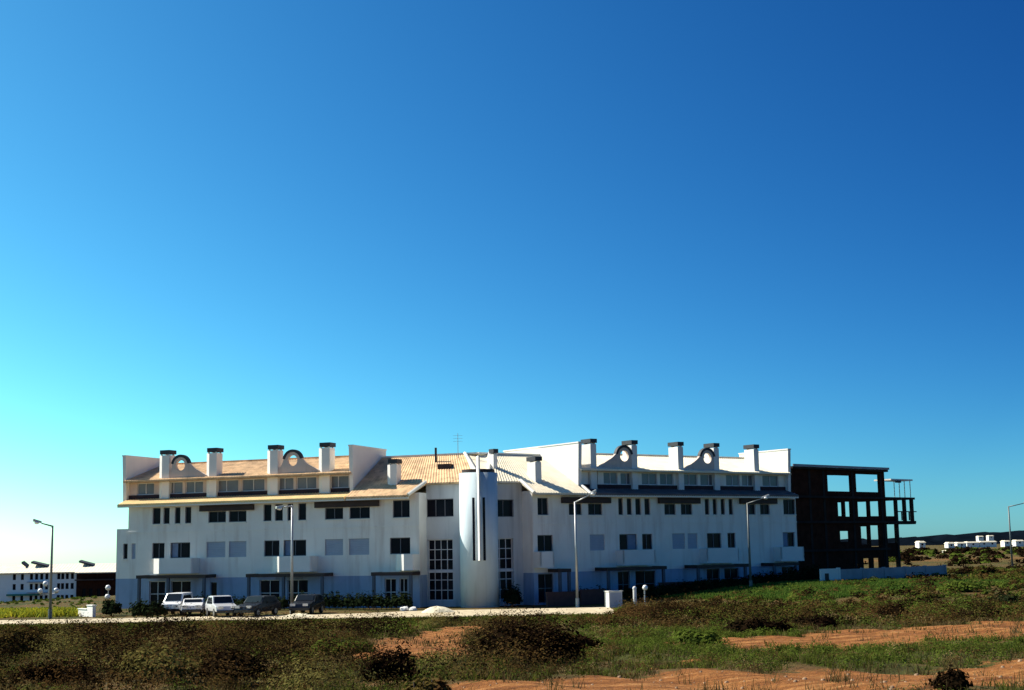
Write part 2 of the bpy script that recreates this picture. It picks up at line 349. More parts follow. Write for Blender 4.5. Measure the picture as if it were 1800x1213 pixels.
def half_curtain(fr, x0, x1, py, z0, z1):
    a, b_ = fr.U(x0, py), fr.U(x1, py); MB().box(fr, a, b_, -0.185, -0.165, z0 + 0.07, z1 - 0.07).build('curtain', M['curtain'], bld)
wallL, wallR, wallFL, wallFR, atL, atR = [], [], [], [], [], []
LV = dict(top=(7.3, 8.72), mid=(4.32, 5.66))
def row(fr, ops, spans, py, zz, v=0, **k):
    for x0, x1 in spans:
        a, b_ = fr.U(x0, py, v), fr.U(x1, py, v); ops.append((a, b_, *zz)); window(fr, v, a, b_, *zz, bld, **k)
def shutrow(fr, ops, spans, py, zz):
    for x0, x1 in spans:
        a, b_ = fr.U(x0, py), fr.U(x1, py); ops.append((a, b_, *zz)); shutter(fr, 0, a, b_, *zz, bld)
def lintel(fr, x0, x1, py):
    a, b_ = fr.U(x0, py), fr.U(x1, py)
    MB().box(fr, a, b_, 0.003, 0.28, 8.28, 8.78).build('shutter_box', M['wood'], bld)
# left wing
row(L, wallL, [(268, 282), (287, 298), (307, 317), (325, 336)], 908, LV['top'], nm=0)
row(L, wallL, [(366, 397), (402, 433)], 905, (7.3, 8.26)); lintel(L, 353, 447, 898)
row(L, wallL, [(463, 477), (483, 497), (505, 515), (524, 538)], 903, LV['top'], nm=0)
row(L, wallL, [(571, 603), (614, 650)], 900, (7.3, 8.26)); lintel(L, 555, 667, 890)
row(L, wallL, [(690, 720)], 895, LV['top'])
row(L, wallL, [(216, 224)], 975, LV['mid'], nm=0)
row(L, wallL, [(267, 289), (299, 334)], 972, LV['mid'])
row(L, wallL, [(464, 491), (498, 538)], 967, LV['mid'])
row(L, wallL, [(685, 721)], 960, LV['mid'])
shutrow(L, wallL, [(231, 238)], 975, LV['mid'])
shutrow(L, wallL, [(363, 396), (402, 433), (571, 603), (613, 649)], 970, LV['mid'])
row(L, wallL, [(262, 290), (300, 335)], 1040, (0.15, 2.35), fm='frame_w', nh=1, name='glass_door')
row(L, wallL, [(456, 491), (505, 541)], 1040, (0.15, 2.35), fm='frame_w', nh=1, name='glass_door')
row(L, wallL, [(676, 696), (702, 716)], 1035, (0.15, 2.35), fm='frame_w', nh=1, name='glass_door')
row(L, wallL, [(370, 381)], 1035, (0.15, 2.2), nm=0, name='door')
half_curtain(L, 301, 311, 972, *LV['mid']); half_curtain(L, 500, 512, 967, *LV['mid']); half_curtain(Rt, 1104, 1119, 950, *LV['mid']); half_curtain(Rt, 1377, 1386, 942, *LV['mid'])
# right wing
row(Rt, wallR, [(945, 964)], 890, LV['top'])
row(Rt, wallR, [(1000, 1023), (1034, 1059)], 895, (7.3, 8.26)); lintel(Rt, 986, 1071, 880)
row(Rt, wallR, [(1087, 1095.5), (1102, 1111), (1117, 1127), (1133, 1143)], 890, LV['top'], nm=0)
row(Rt, wallR, [(1168, 1188), (1197, 1217)], 895, (7.3, 8.26)); lintel(Rt, 1156, 1228, 880)
row(Rt, wallR, [(1239, 1247), (1253, 1260.5), (1267, 1274.5), (1281, 1288.5)], 890, LV['top'], nm=0)
row(Rt, wallR, [(1311, 1328), (1336, 1353)], 892, (7.3, 8.26)); lintel(Rt, 1299, 1363, 880)
row(Rt, wallR, [(1377, 1398)], 890, LV['top'])
row(Rt, wallR, [(945, 972)], 955, LV['mid'])
row(Rt, wallR, [(1089, 1120), (1129, 1147)], 950, LV['mid'])
row(Rt, wallR, [(1243, 1268), (1279, 1293)], 945, LV['mid'])
row(Rt, wallR, [(1376, 1397)], 942, LV['mid'])
shutrow(Rt, wallR, [(1037, 1063), (1182, 1204), (1209, 1226)], 950, LV['mid'])
row(Rt, wallR, [(946, 973)], 1020, (0.15, 2.5), nh=1, name='glass_door')
row(Rt, wallR, [(1086, 1107), (1117, 1152)], 1010, (0.3, 2.5), nh=1, name='glass_door')
row(Rt, wallR, [(1242, 1265), (1273, 1298)], 1000, (0.7, 2.5), nh=1, name='glass_door')
row(Rt, wallR, [(1374, 1396)], 992, (0.9, 2.5), nh=1, name='glass_door')
FV = -1.5
row(L, wallFL, [(749, 797)], 892, (7.3, 8.78), v=FV, nm=2)
row(Rt, wallFR, [(868, 903)], 892, (7.2, 8.62), v=FV)
for fr, ops, xr, nm in ((L, wallFL, (752, 796), 3), (Rt, wallFR, (870, 903), 2)):
    a, b_ = fr.U(xr[0], 1000, FV), fr.U(xr[1], 1000, FV); z0, z1 = 0.5, 5.45
    ops.append((a, b_, z0, z1)); f = window(fr, FV, a, b_, z0, z1, bld, nm=nm, nh=5, fm='frame_w', name='entrance_glazing', dep=0.3)
    MB().box(fr, a, b_, FV - 0.16, FV - 0.05, 2.75, 2.95).build('transom', M['frame_w'], f)

uL0, uL0t, uL1 = L.U(204, 1000), L.U(226, 905), L.U(737, 950)
uR0, uR1 = Rt.U(937, 950), Rt.U(1401, 940)
DEPTH = -11.5
def shell(mb, fr, u0, u1, z0, z1, v0=0, v1=DEPTH):
    mb.face([fr.P(u0, v0, z0), fr.P(u0, v0, z1), fr.P(u0, v1, z1), fr.P(u0, v1, z0)]); mb.face([fr.P(u1, v0, z0), fr.P(u1, v1, z0), fr.P(u1, v1, z1), fr.P(u1, v0, z1)])
    mb.face([fr.P(u0, v1, z0), fr.P(u0, v1, z1), fr.P(u1, v1, z1), fr.P(u1, v1, z0)]); mb.face([fr.P(u0, v0, z1), fr.P(u1, v0, z1), fr.P(u1, v1, z1), fr.P(u0, v1, z1)])
lo = [o for o in wallL if 2.6 < o[3] < 6.9]; base = [o for o in wallL if o[3] <= 2.6]; hi = [o for o in wallL if o[3] >= 6.9]
mb = MB(); wallgrid(mb, L, 0, uL0, uL1, 2.6, 6.95, lo); shell(mb, L, uL0, uL1, 2.6, 6.95); mb.build('wall', M['wall'], bld)
mb = MB(); wallgrid(mb, L, 0, uL0, uL1, -0.5, 2.6, base); shell(mb, L, uL0, uL1, -0.5, 2.59); mb.build('ground_floor_wall', M['bluewall'], bld)['label'] = 'blue painted ground floor wall of the left wing'
mb = MB(); wallgrid(mb, L, 0, uL0t, uL1, 6.95, 9.3, hi); shell(mb, L, uL0t, uL1, 6.95, 9.3); mb.build('wall', M['wall'], bld)
mb = MB(); wallgrid(mb, Rt, 0, uR0, uR1, 2.6, 9.3, [o for o in wallR if o[3] > 2.6]); shell(mb, Rt, uR0, uR1, 2.6, 9.3); mb.build('wall', M['wall'], bld)
mb = MB(); wallgrid(mb, Rt, 0, uR0, uR1, -0.5, 2.6, [o for o in wallR if o[3] <= 2.6]); shell(mb, Rt, uR0, uR1, -0.5, 2.59); mb.build('ground_floor_wall', M['bluewall'], bld)['label'] = 'blue painted ground floor wall of the right wing'
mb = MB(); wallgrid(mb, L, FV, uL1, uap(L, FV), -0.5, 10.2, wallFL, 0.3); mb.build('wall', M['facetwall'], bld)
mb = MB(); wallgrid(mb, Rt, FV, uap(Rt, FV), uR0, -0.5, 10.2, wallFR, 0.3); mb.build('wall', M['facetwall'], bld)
# string course
for fr, a, b_ in ((L, uL0t, uL1), (Rt, uR0, uR1)):
    MB().box(fr, a, b_, 0.002, 0.05, 6.55, 6.68).build('string_course', M['wall'], bld)

# tiled surfaces with real ribs
def tiled(fr, lo_, hi_, zlo, zhi, m, name='roof', th=0.16, parent=None, pitch=0.26, amp=0.024):
    """lo_/hi_ = (u0,u1,v) of the lower and upper edge"""
    mb = MB(); n = max(4, int(abs(lo_[1] - lo_[0]) / pitch) * 2)
    nrm = Vector((0, 0, 1))
    A = []; B = []
    for k in range(n + 1):
        f = k / n; o = amp if k % 2 else -amp
        A.append(fr.P(lo_[0] + (lo_[1] - lo_[0]) * f, lo_[2], zlo + o)); B.append(fr.P(hi_[0] + (hi_[1] - hi_[0]) * f, hi_[2], zhi + o))
    for k in range(n): mb.face([A[k], A[k + 1], B[k + 1], B[k]])
    dn = Vector((0, 0, th)); 
    mb.face([A[0] - dn, B[0] - dn, B[n] - dn, A[n] - dn])
    for k in range(n): mb.face([A[k] - dn, A[k + 1] - dn, A[k + 1], A[k]]); mb.face([B[k], B[k + 1], B[k + 1] - dn, B[k] - dn])
    mb.face([A[0], B[0], B[0] - dn, A[0] - dn]); mb.face([A[n] - dn, B[n] - dn, B[n], A[n]])
    me = mb.build(name, M[m], parent or bld); return me
EZ = 9.1; SKV = 0.85; ATV = -1.0
uFL0, uFL1 = L.U(222, 850, -0.8), L.U(618, 830, -0.6)
uFR0, uFR1 = Rt.U(1018, 810, -0.6), Rt.U(1385, 800, -0.6)
def wing(fr, u0, u1, e0, e1, tm, ops, windows):
    # skirt roof over the facade
    tiled(fr, (e0, e1, SKV), (u0, u1, ATV + 0.05), EZ, 9.6, 'eave' if fr is L else 'shadetile', 'skirt_roof')
    MB().box(fr, u0 - 0.02, u1 + 0.02, ATV - 0.2, ATV + 0.06, 9.4, 9.93).build('attic_shade_band', M['shade_band'], bld)  # dark band painted for the shadow the attic casts on the skirt
    MB().box(fr, e0, e1, SKV - 0.14, SKV - 0.02, EZ - 0.3, EZ - 0.12).build('gutter', M['trim'], bld)
    mbs = MB(); mbs.face([fr.P(e0, SKV - 0.02, EZ - 0.2), fr.P(e1, SKV - 0.02, EZ - 0.2), fr.P(u1, -0.02, EZ + 0.05), fr.P(u0, -0.02, EZ + 0.05)]); mbs.build('soffit', M['wall'], bld)
    # attic storey
    for a, b_, zz in windows:
        ops.append((a, b_, *zz)); window(fr, ATV, a, b_, *zz, bld, nm=1, fm='frame_w', gl='glass_b', dep=0.18)
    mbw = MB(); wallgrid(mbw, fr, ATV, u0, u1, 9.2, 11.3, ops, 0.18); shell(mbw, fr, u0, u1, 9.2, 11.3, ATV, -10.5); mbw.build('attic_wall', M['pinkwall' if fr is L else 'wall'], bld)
    tiled(fr, (u0, u1, ATV + 0.72), (u0, u1, -6.3), 11.22, 12.95, tm, 'roof'); tiled(fr, (u0, u1, -11.2), (u0, u1, -6.3), 11.2, 12.95, tm, 'roof')
    MB().box(fr, u0, u1, -6.45, -6.15, 12.9, 13.06).build('ridge_tile', M[tm], bld)
def wspan(fr, xs_, py): return [(fr.U(a, py, ATV), fr.U(b_, py, ATV), (9.95, 11.0)) for a, b_ in xs_]
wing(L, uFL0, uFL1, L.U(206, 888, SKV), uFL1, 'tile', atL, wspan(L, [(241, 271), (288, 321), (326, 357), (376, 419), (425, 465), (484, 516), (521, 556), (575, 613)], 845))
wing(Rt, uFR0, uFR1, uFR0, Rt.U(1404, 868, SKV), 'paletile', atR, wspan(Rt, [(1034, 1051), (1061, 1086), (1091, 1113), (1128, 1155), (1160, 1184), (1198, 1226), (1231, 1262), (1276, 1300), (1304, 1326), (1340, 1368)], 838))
for fr, u, v1 in ((L, uFL0, -7.0), (L, uFL1, -7.0), (Rt, uFR0, -11.8), (Rt, uFR1, -7.0)):
    q = [(u - 0.17, -0.62), (u + 0.17, -0.62), (u + 0.17, v1), (u - 0.17, v1)]; q2 = [(a, b_ + (0.22 if b_ > -1 else -0.1)) for a, b_ in q]
    mb = MB(); mb.hexa([fr.P(a, b_, 9.2) for a, b_ in q], [fr.P(a, b_, 13.42) for a, b_ in q2]); pw = mb.build('party_wall', M['white'], bld)
    MB().box(fr, u - 0.22, u + 0.22, v1 - 0.15, -0.36, 13.42, 13.52).build('coping', M['white'], pw)
# chimneys
def chimney(fr, u, w_, v0, v1, z0, z1, cut=None):
    a, b_ = u - w_ / 2, u + w_ / 2
    q = [(a, v1), (b_, v1), (b_, v0), (a, v0)]
    if cut: q = [(a + cut[0], v1), (b_, v1), (b_, v0), (a, v0), (a, v1 - cut[1])]
    mb = MB(); mb.hexa([fr.P(x, y, z0) for x, y in q], [fr.P(x, y, z1) for x, y in q]); c = mb.build('chimney', M['white'], bld)
    MB().box(fr, a - 0.03 + (cut[0] * 0.6 if cut else 0), b_ + 0.06, v0 - 0.06, v1 + 0.06, z1 + 0.1, z1 + 0.45).build('cowl', M['cap'], c)
    mb = MB()
    for x, y in ((a + 0.3, v1 - 0.1), (b_ - 0.14, v1 - 0.1), (a + 0.3, v0 + 0.12), (b_ - 0.14, v0 + 0.12)): mb.box(fr, x - 0.06, x + 0.06, y - 0.06, y + 0.06, z1, z1 + 0.1)
    mb.build('cowl_leg', M['white'], c)['kind'] = 'stuff'
cl = [L.U(x, 810, -0.75) for x in (288, 371, 478, 569)]
for u in cl: chimney(L, u, 1.15, -1.7, -0.72, 9.4, 13.38, (0.4, 0.25))
cr = [Rt.U(x, 800, -0.9) for x in (1041, 1113, 1194, 1257, 1327)]
for u in cr: chimney(Rt, u, 0.62, -2.0, -0.72, 9.4, 13.38)
# curved gables with a round opening between the chimney pairs
def gable(fr, uc, wl, wr, zb=11.05, zs=11.75, zc=12.42, ro=0.86, ri=0.47):
    def top(x):
        W = wl if x < 0 else wr; ax = abs(x)
        if ax <= ro * 0.94: return zc + math.sqrt(ro * ro - ax * ax)
        z_a = zc + math.sqrt(ro * ro - (ro * 0.94) ** 2); f = min(1, (ax - ro * 0.94) / max(0.01, W - ro * 0.94))
        return zs + (z_a - zs) * (1 - f) ** 2.4
    n = 64; O_ = []; I_ = []
    for k in range(n):
        a = 2 * math.pi * (k + 0.5) / n; dx, dz = math.cos(a), math.sin(a); r = ri
        while True:
            x, z = dx * r, zc + dz * r
            if x < -wl or x > wr or z < zb or z > top(x): break
            r += 0.01
        O_.append((uc + dx * r, zc + dz * r)); I_.append((uc + dx * ri, zc + dz * ri))
    mb = MB(); va, vb = -0.75, -1.02
    for k in range(n):
        j = (k + 1) % n
        for v in (va, vb): mb.face([fr.P(I_[k][0], v, I_[k][1]), fr.P(O_[k][0], v, O_[k][1]), fr.P(O_[j][0], v, O_[j][1]), fr.P(I_[j][0], v, I_[j][1])])
        mb.face([fr.P(O_[k][0], va, O_[k][1]), fr.P(O_[k][0], vb, O_[k][1]), fr.P(O_[j][0], vb, O_[j][1]), fr.P(O_[j][0], va, O_[j][1])])
        mb.face([fr.P(I_[k][0], va, I_[k][1]), fr.P(I_[k][0], vb, I_[k][1]), fr.P(I_[j][0], vb, I_[j][1]), fr.P(I_[j][0], va, I_[j][1])])
    g = mb.build('curved_gable', M['pinkwall'], bld)
    mb = MB(); m_ = 14
    for k in range(m_):
        a0, a1 = math.pi * (0.06 + 0.88 * k / m_), math.pi * (0.06 + 0.88 * (k + 1) / m_)
        def pt(a, r, v): return fr.P(uc + r * math.cos(a), v, zc + r * math.sin(a))
        mb.hexa([pt(a0, ro - 0.12, va + 0.04), pt(a0, ro + 0.1, va + 0.04), pt(a0, ro + 0.1, vb - 0.04), pt(a0, ro - 0.12, vb - 0.04)],
                [pt(a1, ro - 0.12, va + 0.04), pt(a1, ro + 0.1, va + 0.04), pt(a1, ro + 0.1, vb - 0.04), pt(a1, ro - 0.12, vb - 0.04)])
    mb.build('arch_coping', M['cap'], g)
for x, i in ((317, 0), (514, 2)):
    u = L.U(x, 820, -0.75); gable(L, u, u - cl[i] - 0.5, cl[i + 1] - u - 0.5)
for x, i in ((1098, 0), (1244, 2)):
    u = Rt.U(x, 815, -0.75); gable(Rt, u, u - cr[i] - 0.3, cr[i + 1] - u - 0.1)

# central roofs: one slope on each side of the corner
RV, RZ = -6.3, 12.75
def cz(v): return EZ + (SKV - v) / (SKV - RV) * (RZ - EZ)
CUT = -1.15
a1, a2 = L.U(717, 868, SKV), L.U(748, 845, CUT)
tiled(L, (uFL1 + 0.17, a1, SKV), (uFL1 + 0.17, a2, CUT), EZ, cz(CUT), 'tile', 'roof')
tiled(L, (uFL1 + 0.17, uap(L, CUT) - 0.9, CUT), (uFL1 + 0.17, uap(L, RV) - 1.2, RV), cz(CUT), RZ, 'tile', 'roof')
MB().box(L, uFL1 + 0.17, a1, SKV - 0.14, SKV - 0.02, EZ - 0.3, EZ - 0.12).build('gutter', M['trim'], bld)
b1, b2 = Rt.U(939, 874, SKV), Rt.U(915, 850, CUT)
tiled(Rt, (b1, uFR0 - 0.17, SKV), (b2, uFR0 - 0.17, CUT), EZ, cz(CUT), 'paletile', 'roof')
tiled(Rt, (uap(Rt, CUT) + 0.9, uFR0 - 0.17, CUT), (uap(Rt, RV) + 1.2, uFR0 - 0.17, RV), cz(CUT), RZ, 'paletile', 'roof')
for fr, e0, e1 in ((L, uFL1, uap(L, RV)), (Rt, uap(Rt, RV), uFR0)):
    tiled(fr, (e0, e1, DEPTH), (e0, e1, RV), 9.6, RZ, 'tile' if fr is L else 'paletile', 'roof')
    MB().box(fr, e0, e1, RV - 0.15, RV + 0.15, RZ - 0.04, RZ + 0.1).build('ridge_tile', M['trim'], bld)
def bar(p, q, r, m, name): return MB().tube(p, q, r, r, 6).build(name, M[m], bld)
bar(L.P(a1, SKV, EZ + 0.0), L.P(a2, CUT, cz(CUT) + 0.1), 0.15, 'trim', 'bargeboard'); bar(Rt.P(b1, SKV, EZ), Rt.P(b2, CUT, cz(CUT) + 0.1), 0.15, 'trim', 'bargeboard')
bar(Rt.P(uFR0 + 0.1, SKV + 0.05, EZ - 0.1), Rt.P(uFR0 + 0.1, -0.5, EZ + 0.75), 0.14, 'trim', 'bargeboard')
# hip facet over the corner
h0l, h0r = L.P(uap(L, CUT) - 0.9, CUT, cz(CUT)), Rt.P(uap(Rt, CUT) + 0.9, CUT, cz(CUT))
h1l, h1r = L.P(uap(L, RV) - 1.2, RV, RZ), Rt.P(uap(Rt, RV) + 1.2, RV, RZ)
MB().hexa([h0l - Vector((0, 0, .2)), h0r - Vector((0, 0, .2)), h1r - Vector((0, 0, .2)), h1l - Vector((0, 0, .2))], [h0l, h0r, h1r, h1l]).build('hip_roof', M['paletile'], bld)
bar(h0l + Vector((0.5, 0, 0.1)), h1l + Vector((0, 0, 0.08)), 0.14, 'trim', 'hip_tile'); bar(h0r + Vector((-0.5, 0, .1)), h1r + Vector((0, 0, 0.08)), 0.14, 'trim', 'hip_tile')
# chimneys and vents on the central roofs
chimney(L, L.U(690, 830, -1.2), 0.95, -1.9, -1.0, 9.6, 11.75, (0.35, 0.22)); chimney(Rt, Rt.U(944, 830, -1.2), 0.62, -2.2, -1.0, 9.6, 11.75)
chimney(Rt, Rt.U(871, 812, -3.5), 0.4, -4.1, -3.5, 10.8, 12.5)
u = L.U(766, 795, -5); MB().tube(L.P(u, -5, 12), L.P(u, -5, 13.3), 0.1, 0.1).build('vent_pipe', M['cap'], bld)
u = L.U(780, 817, -3.6); MB().box(L, u - 0.55, u + 0.55, -4.4, -3.55, 11.0, cz(-3.6) + 0.42).build('roof_window', M['wood'], bld)
p = L.P(L.U(805, 790, -5.5), -5.5, 12.2); mb = MB().tube(p, p + Vector((0, 0, 2.3)), 0.03, 0.02, 6)
for k in range(3): mb.tube(p + Vector((-0.4, 0, 1.6 + 0.25 * k)), p + Vector((0.4, 0, 1.6 + 0.25 * k)), 0.012, 0.012, 4)
mb.build('antenna', M['metal'], bld)
# corner tower
tc_ = Vector((-2.95, 116.0, 0)); TR = 1.55; TZ = 10.72
mb = MB(); n = 40
ring = [tc_ + Vector((TR * math.cos(2 * math.pi * k / n), TR * math.sin(2 * math.pi * k / n), 0)) for k in range(n)]
mb.hexa([q + Vector((0, 0, -0.5)) for q in ring], [q + Vector((0, 0, TZ)) for q in ring]); tw = mb.build('corner_tower', M['towerwall'], bld)
for p in tw.data.polygons: p.use_smooth = abs(p.normal.z) < 0.5
mb = MB(); mb.hexa([tc_ + (q - tc_) * 0.86 + Vector((0, 0, TZ)) for q in ring], [tc_ + (q - tc_) * 0.86 + Vector((0, 0, TZ + 0.28)) for q in ring]); mb.build('tower_shade_ring', M['wood'], tw)  # dark ring painted for the recess shadow at the tower top
fx = tc_.x + (838 - 836) * 0.046
tri = [(fx - 0.2, tc_.y - 0.9 * TR - 0.0), (fx, tc_.y - TR - 0.85), (fx + 0.07, tc_.y - TR - 0.82), (fx + 0.1, tc_.y - 0.9 * TR)]
mb = MB(); mb.hexa([Vector((a, b_, 3.7)) for a, b_ in tri], [Vector((a, b_, 12.0)) for a, b_ in tri]); mb.build('fin', M['white'], tw)
for s in (-1, 1):
    ang = -math.pi / 2 + s * 0.27 + 0.03; c = tc_ + Vector((math.cos(ang), math.sin(ang), 0)) * TR; fr = Fr((c.x, c.y), (-math.sin(ang), math.cos(ang)))
    MB().box(fr, -0.1, 0.1, -0.1, 0.02, 3.7, 8.7).build('slit_window', M['glass'], tw)
# balconies
def balcony(fr, x0, x1, py, pr=1.25, chl=True, z0=3.0, z1=4.3):
    a, b_ = fr.U(x0, py, pr), fr.U(x1, py, pr)
    out = [(a, 0), (a, pr * 0.45), (a + 1.0, pr), (b_ - 0.1, pr), (b_, pr - 0.1), (b_, 0)] if chl else [(a, 0), (a, pr), (b_, pr), (b_, 0)]
    mb = MB(); mb.hexa([fr.P(u, v + 0.002, z0) for u, v in out], [fr.P(u, v + 0.002, z0 + 0.2) for u, v in out])
    for k in range(len(out) - 1):
        (ua, va), (ub, vb) = out[k], out[k + 1]; d = Vector((ub - ua, vb - va)); d.normalize(); nn = Vector((d.y, -d.x)) * 0.13
        q = [(ua, va), (ub, vb), (ub + nn.x, vb + nn.y), (ua + nn.x, va + nn.y)]
        mb.hexa([fr.P(u, v + 0.003, z0 + 0.2) for u, v in q], [fr.P(u, v + 0.003, z1) for u, v in q])
    return mb.build('balcony', M['white'], bld)
balcony(L, 262, 337, 995); balcony(L, 472, 546, 990); balcony(L, 690, 727, 985)
balcony(Rt, 950, 974, 980, 1.0, False); balcony(Rt, 1096, 1152, 975, 1.0, False); balcony(Rt, 1243, 1299, 970, 1.0, False); balcony(Rt, 1373, 1413, 965, 1.0, False)
# porches on the ground floor
def porch(fr, x0, x1, py, posts, pr=1.7, z=2.62, zb=0):
    a, b_ = fr.U(x0, py, pr), fr.U(x1, py, pr)
    o = MB().box(fr, a, b_, pr - 0.25, pr, z, z + 0.28).box(fr, a, a + 0.22, 0.01, pr - 0.25, z, z + 0.28).box(fr, b_ - 0.22, b_, 0.01, pr - 0.25, z, z + 0.28).build('porch', M['wood'], bld)
    for x in posts:
        u = fr.U(x, py + 20, pr); MB().box(fr, u - 0.11, u + 0.11, pr - 0.24, pr - 0.02, zb - 0.3, z).build('post', M['bluepost'], o)
    for k in range(1, int((b_ - a) / 0.9)): 
        u = a + k * 0.9; MB().box(fr, u - 0.05, u + 0.05, 0.02, pr - 0.25, z + 0.08, z + 0.24).build('rafter', M['wood'], o)
porch(L, 239, 361, 1015, (243, 294, 357)); porch(L, 432, 569, 1010, (436, 497, 565)); porch(L, 652, 724, 1007, (656, 721))
porch(Rt, 984, 1004, 1000, (986, 1002)); porch(Rt, 1067, 1172, 990, (1071, 1168)); porch(Rt, 1225, 1316, 985, (1229, 1312), zb=.4); porch(Rt, 1360, 1404, 980, (1363, 1401), zb=.6)
# garden walls at the foot of the right wing
def gwall(fr, x0, x1, py, v, z0, z1, m, label):
    a, b_ = fr.U(x0, py, v), fr.U(x1, py, v); c = fr.P((a + b_) / 2, v, z0)
    o = thing('garden_wall', c, label, 'wall'); MB().box(fr, a, b_, v - 0.2, v, z0 - 0.6, z1).build('wall_face', M[m], o); MB().box(fr, a - 0.04, b_ + 0.04, v - 0.24, v + 0.04, z1, z1 + 0.08).build('coping', M[m], o)
M['redwall'] = mat('red_brown_wall', (0.09, 0.04, 0.035), 0.9, 0.2)
gwall(Rt, 962, 1012, 1045, 3.5, 0, 1.05, 'redwall', 'low red brown garden wall just right of the corner entrance')
gwall(Rt, 1022, 1064, 1045, 3.6, 0, 1.15, 'redwall', 'low red brown garden wall left of the white utility cabinet')
gwall(Rt, 1160, 1250, 1030, 3.8, 0.2, 1.5, 'redwall', 'dark red brown garden wall in shadow above the green bank')

# ------------------------------------------------------------------ unfinished concrete frame
K = Fr((27.9, 139.0), (0.75, 0.66))
sk = thing('unfinished_building', K.P(7, -3, 1.5), 'dark unfinished concrete frame building with open floors beside the white block', 'building')
LEV = [4.0, 6.75, 9.2, 12.0]
k0, k1, k2 = K.U(1388, 900), K.U(1555, 850), K.U(1604, 890)
KD = -6.5
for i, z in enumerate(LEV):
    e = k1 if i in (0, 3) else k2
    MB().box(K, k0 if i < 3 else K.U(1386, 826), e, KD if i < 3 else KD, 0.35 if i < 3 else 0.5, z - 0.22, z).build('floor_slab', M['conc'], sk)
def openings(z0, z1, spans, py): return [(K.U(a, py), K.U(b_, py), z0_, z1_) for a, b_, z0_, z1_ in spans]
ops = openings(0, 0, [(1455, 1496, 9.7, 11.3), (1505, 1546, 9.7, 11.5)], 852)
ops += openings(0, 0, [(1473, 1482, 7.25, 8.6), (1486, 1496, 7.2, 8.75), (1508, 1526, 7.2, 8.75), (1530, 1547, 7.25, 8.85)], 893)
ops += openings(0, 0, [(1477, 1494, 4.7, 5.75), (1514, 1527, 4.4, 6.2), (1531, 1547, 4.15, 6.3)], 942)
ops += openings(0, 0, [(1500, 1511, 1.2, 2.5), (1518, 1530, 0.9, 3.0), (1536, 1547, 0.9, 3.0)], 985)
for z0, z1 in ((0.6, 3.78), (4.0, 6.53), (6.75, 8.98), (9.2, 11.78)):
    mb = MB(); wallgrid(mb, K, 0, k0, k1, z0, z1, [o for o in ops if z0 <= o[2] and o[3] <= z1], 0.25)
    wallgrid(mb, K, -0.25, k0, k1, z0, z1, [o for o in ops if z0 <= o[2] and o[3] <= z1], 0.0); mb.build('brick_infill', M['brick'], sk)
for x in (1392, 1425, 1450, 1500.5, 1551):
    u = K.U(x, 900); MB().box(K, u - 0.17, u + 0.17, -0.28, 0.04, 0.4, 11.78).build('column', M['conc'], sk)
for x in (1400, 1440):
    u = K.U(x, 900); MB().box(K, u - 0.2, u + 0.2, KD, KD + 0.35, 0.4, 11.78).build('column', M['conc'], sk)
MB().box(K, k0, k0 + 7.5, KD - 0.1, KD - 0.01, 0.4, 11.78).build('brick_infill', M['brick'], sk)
MB().box(K, K.U(1386, 826), k1 + 0.1, 0.52, 0.6, 12.0, 12.22).build('sunlit_roof_edge', M['greywall'], sk)  # strip along the roof slab, pale colour stands for sun on the edge
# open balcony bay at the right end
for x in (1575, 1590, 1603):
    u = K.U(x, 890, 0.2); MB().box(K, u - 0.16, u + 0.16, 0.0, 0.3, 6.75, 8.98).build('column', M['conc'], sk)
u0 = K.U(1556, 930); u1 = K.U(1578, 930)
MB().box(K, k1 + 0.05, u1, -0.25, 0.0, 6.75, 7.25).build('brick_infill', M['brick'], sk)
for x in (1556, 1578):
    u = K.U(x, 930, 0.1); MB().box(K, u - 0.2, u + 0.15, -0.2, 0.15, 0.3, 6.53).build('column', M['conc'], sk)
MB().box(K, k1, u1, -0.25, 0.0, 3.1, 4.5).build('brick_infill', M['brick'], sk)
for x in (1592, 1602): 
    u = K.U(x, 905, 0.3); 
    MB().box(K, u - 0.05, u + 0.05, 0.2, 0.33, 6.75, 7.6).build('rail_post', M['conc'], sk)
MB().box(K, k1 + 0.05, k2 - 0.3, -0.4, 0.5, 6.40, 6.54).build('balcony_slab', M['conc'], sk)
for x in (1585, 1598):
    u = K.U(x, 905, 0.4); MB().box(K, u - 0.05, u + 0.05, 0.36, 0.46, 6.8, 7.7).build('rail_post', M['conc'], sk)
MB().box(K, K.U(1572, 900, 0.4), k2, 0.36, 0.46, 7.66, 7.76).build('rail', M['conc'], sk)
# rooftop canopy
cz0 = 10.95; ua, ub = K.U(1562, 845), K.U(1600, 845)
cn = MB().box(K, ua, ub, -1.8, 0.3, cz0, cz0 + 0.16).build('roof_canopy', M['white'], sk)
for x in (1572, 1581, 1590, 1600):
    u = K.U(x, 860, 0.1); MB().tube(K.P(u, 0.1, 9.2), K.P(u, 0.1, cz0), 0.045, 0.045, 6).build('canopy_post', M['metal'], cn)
MB().box(K, K.U(1569, 850), K.U(1577, 850), 0.3, 0.5, cz0 - 0.25, cz0).build('canopy_bracket', M['wood'], cn)

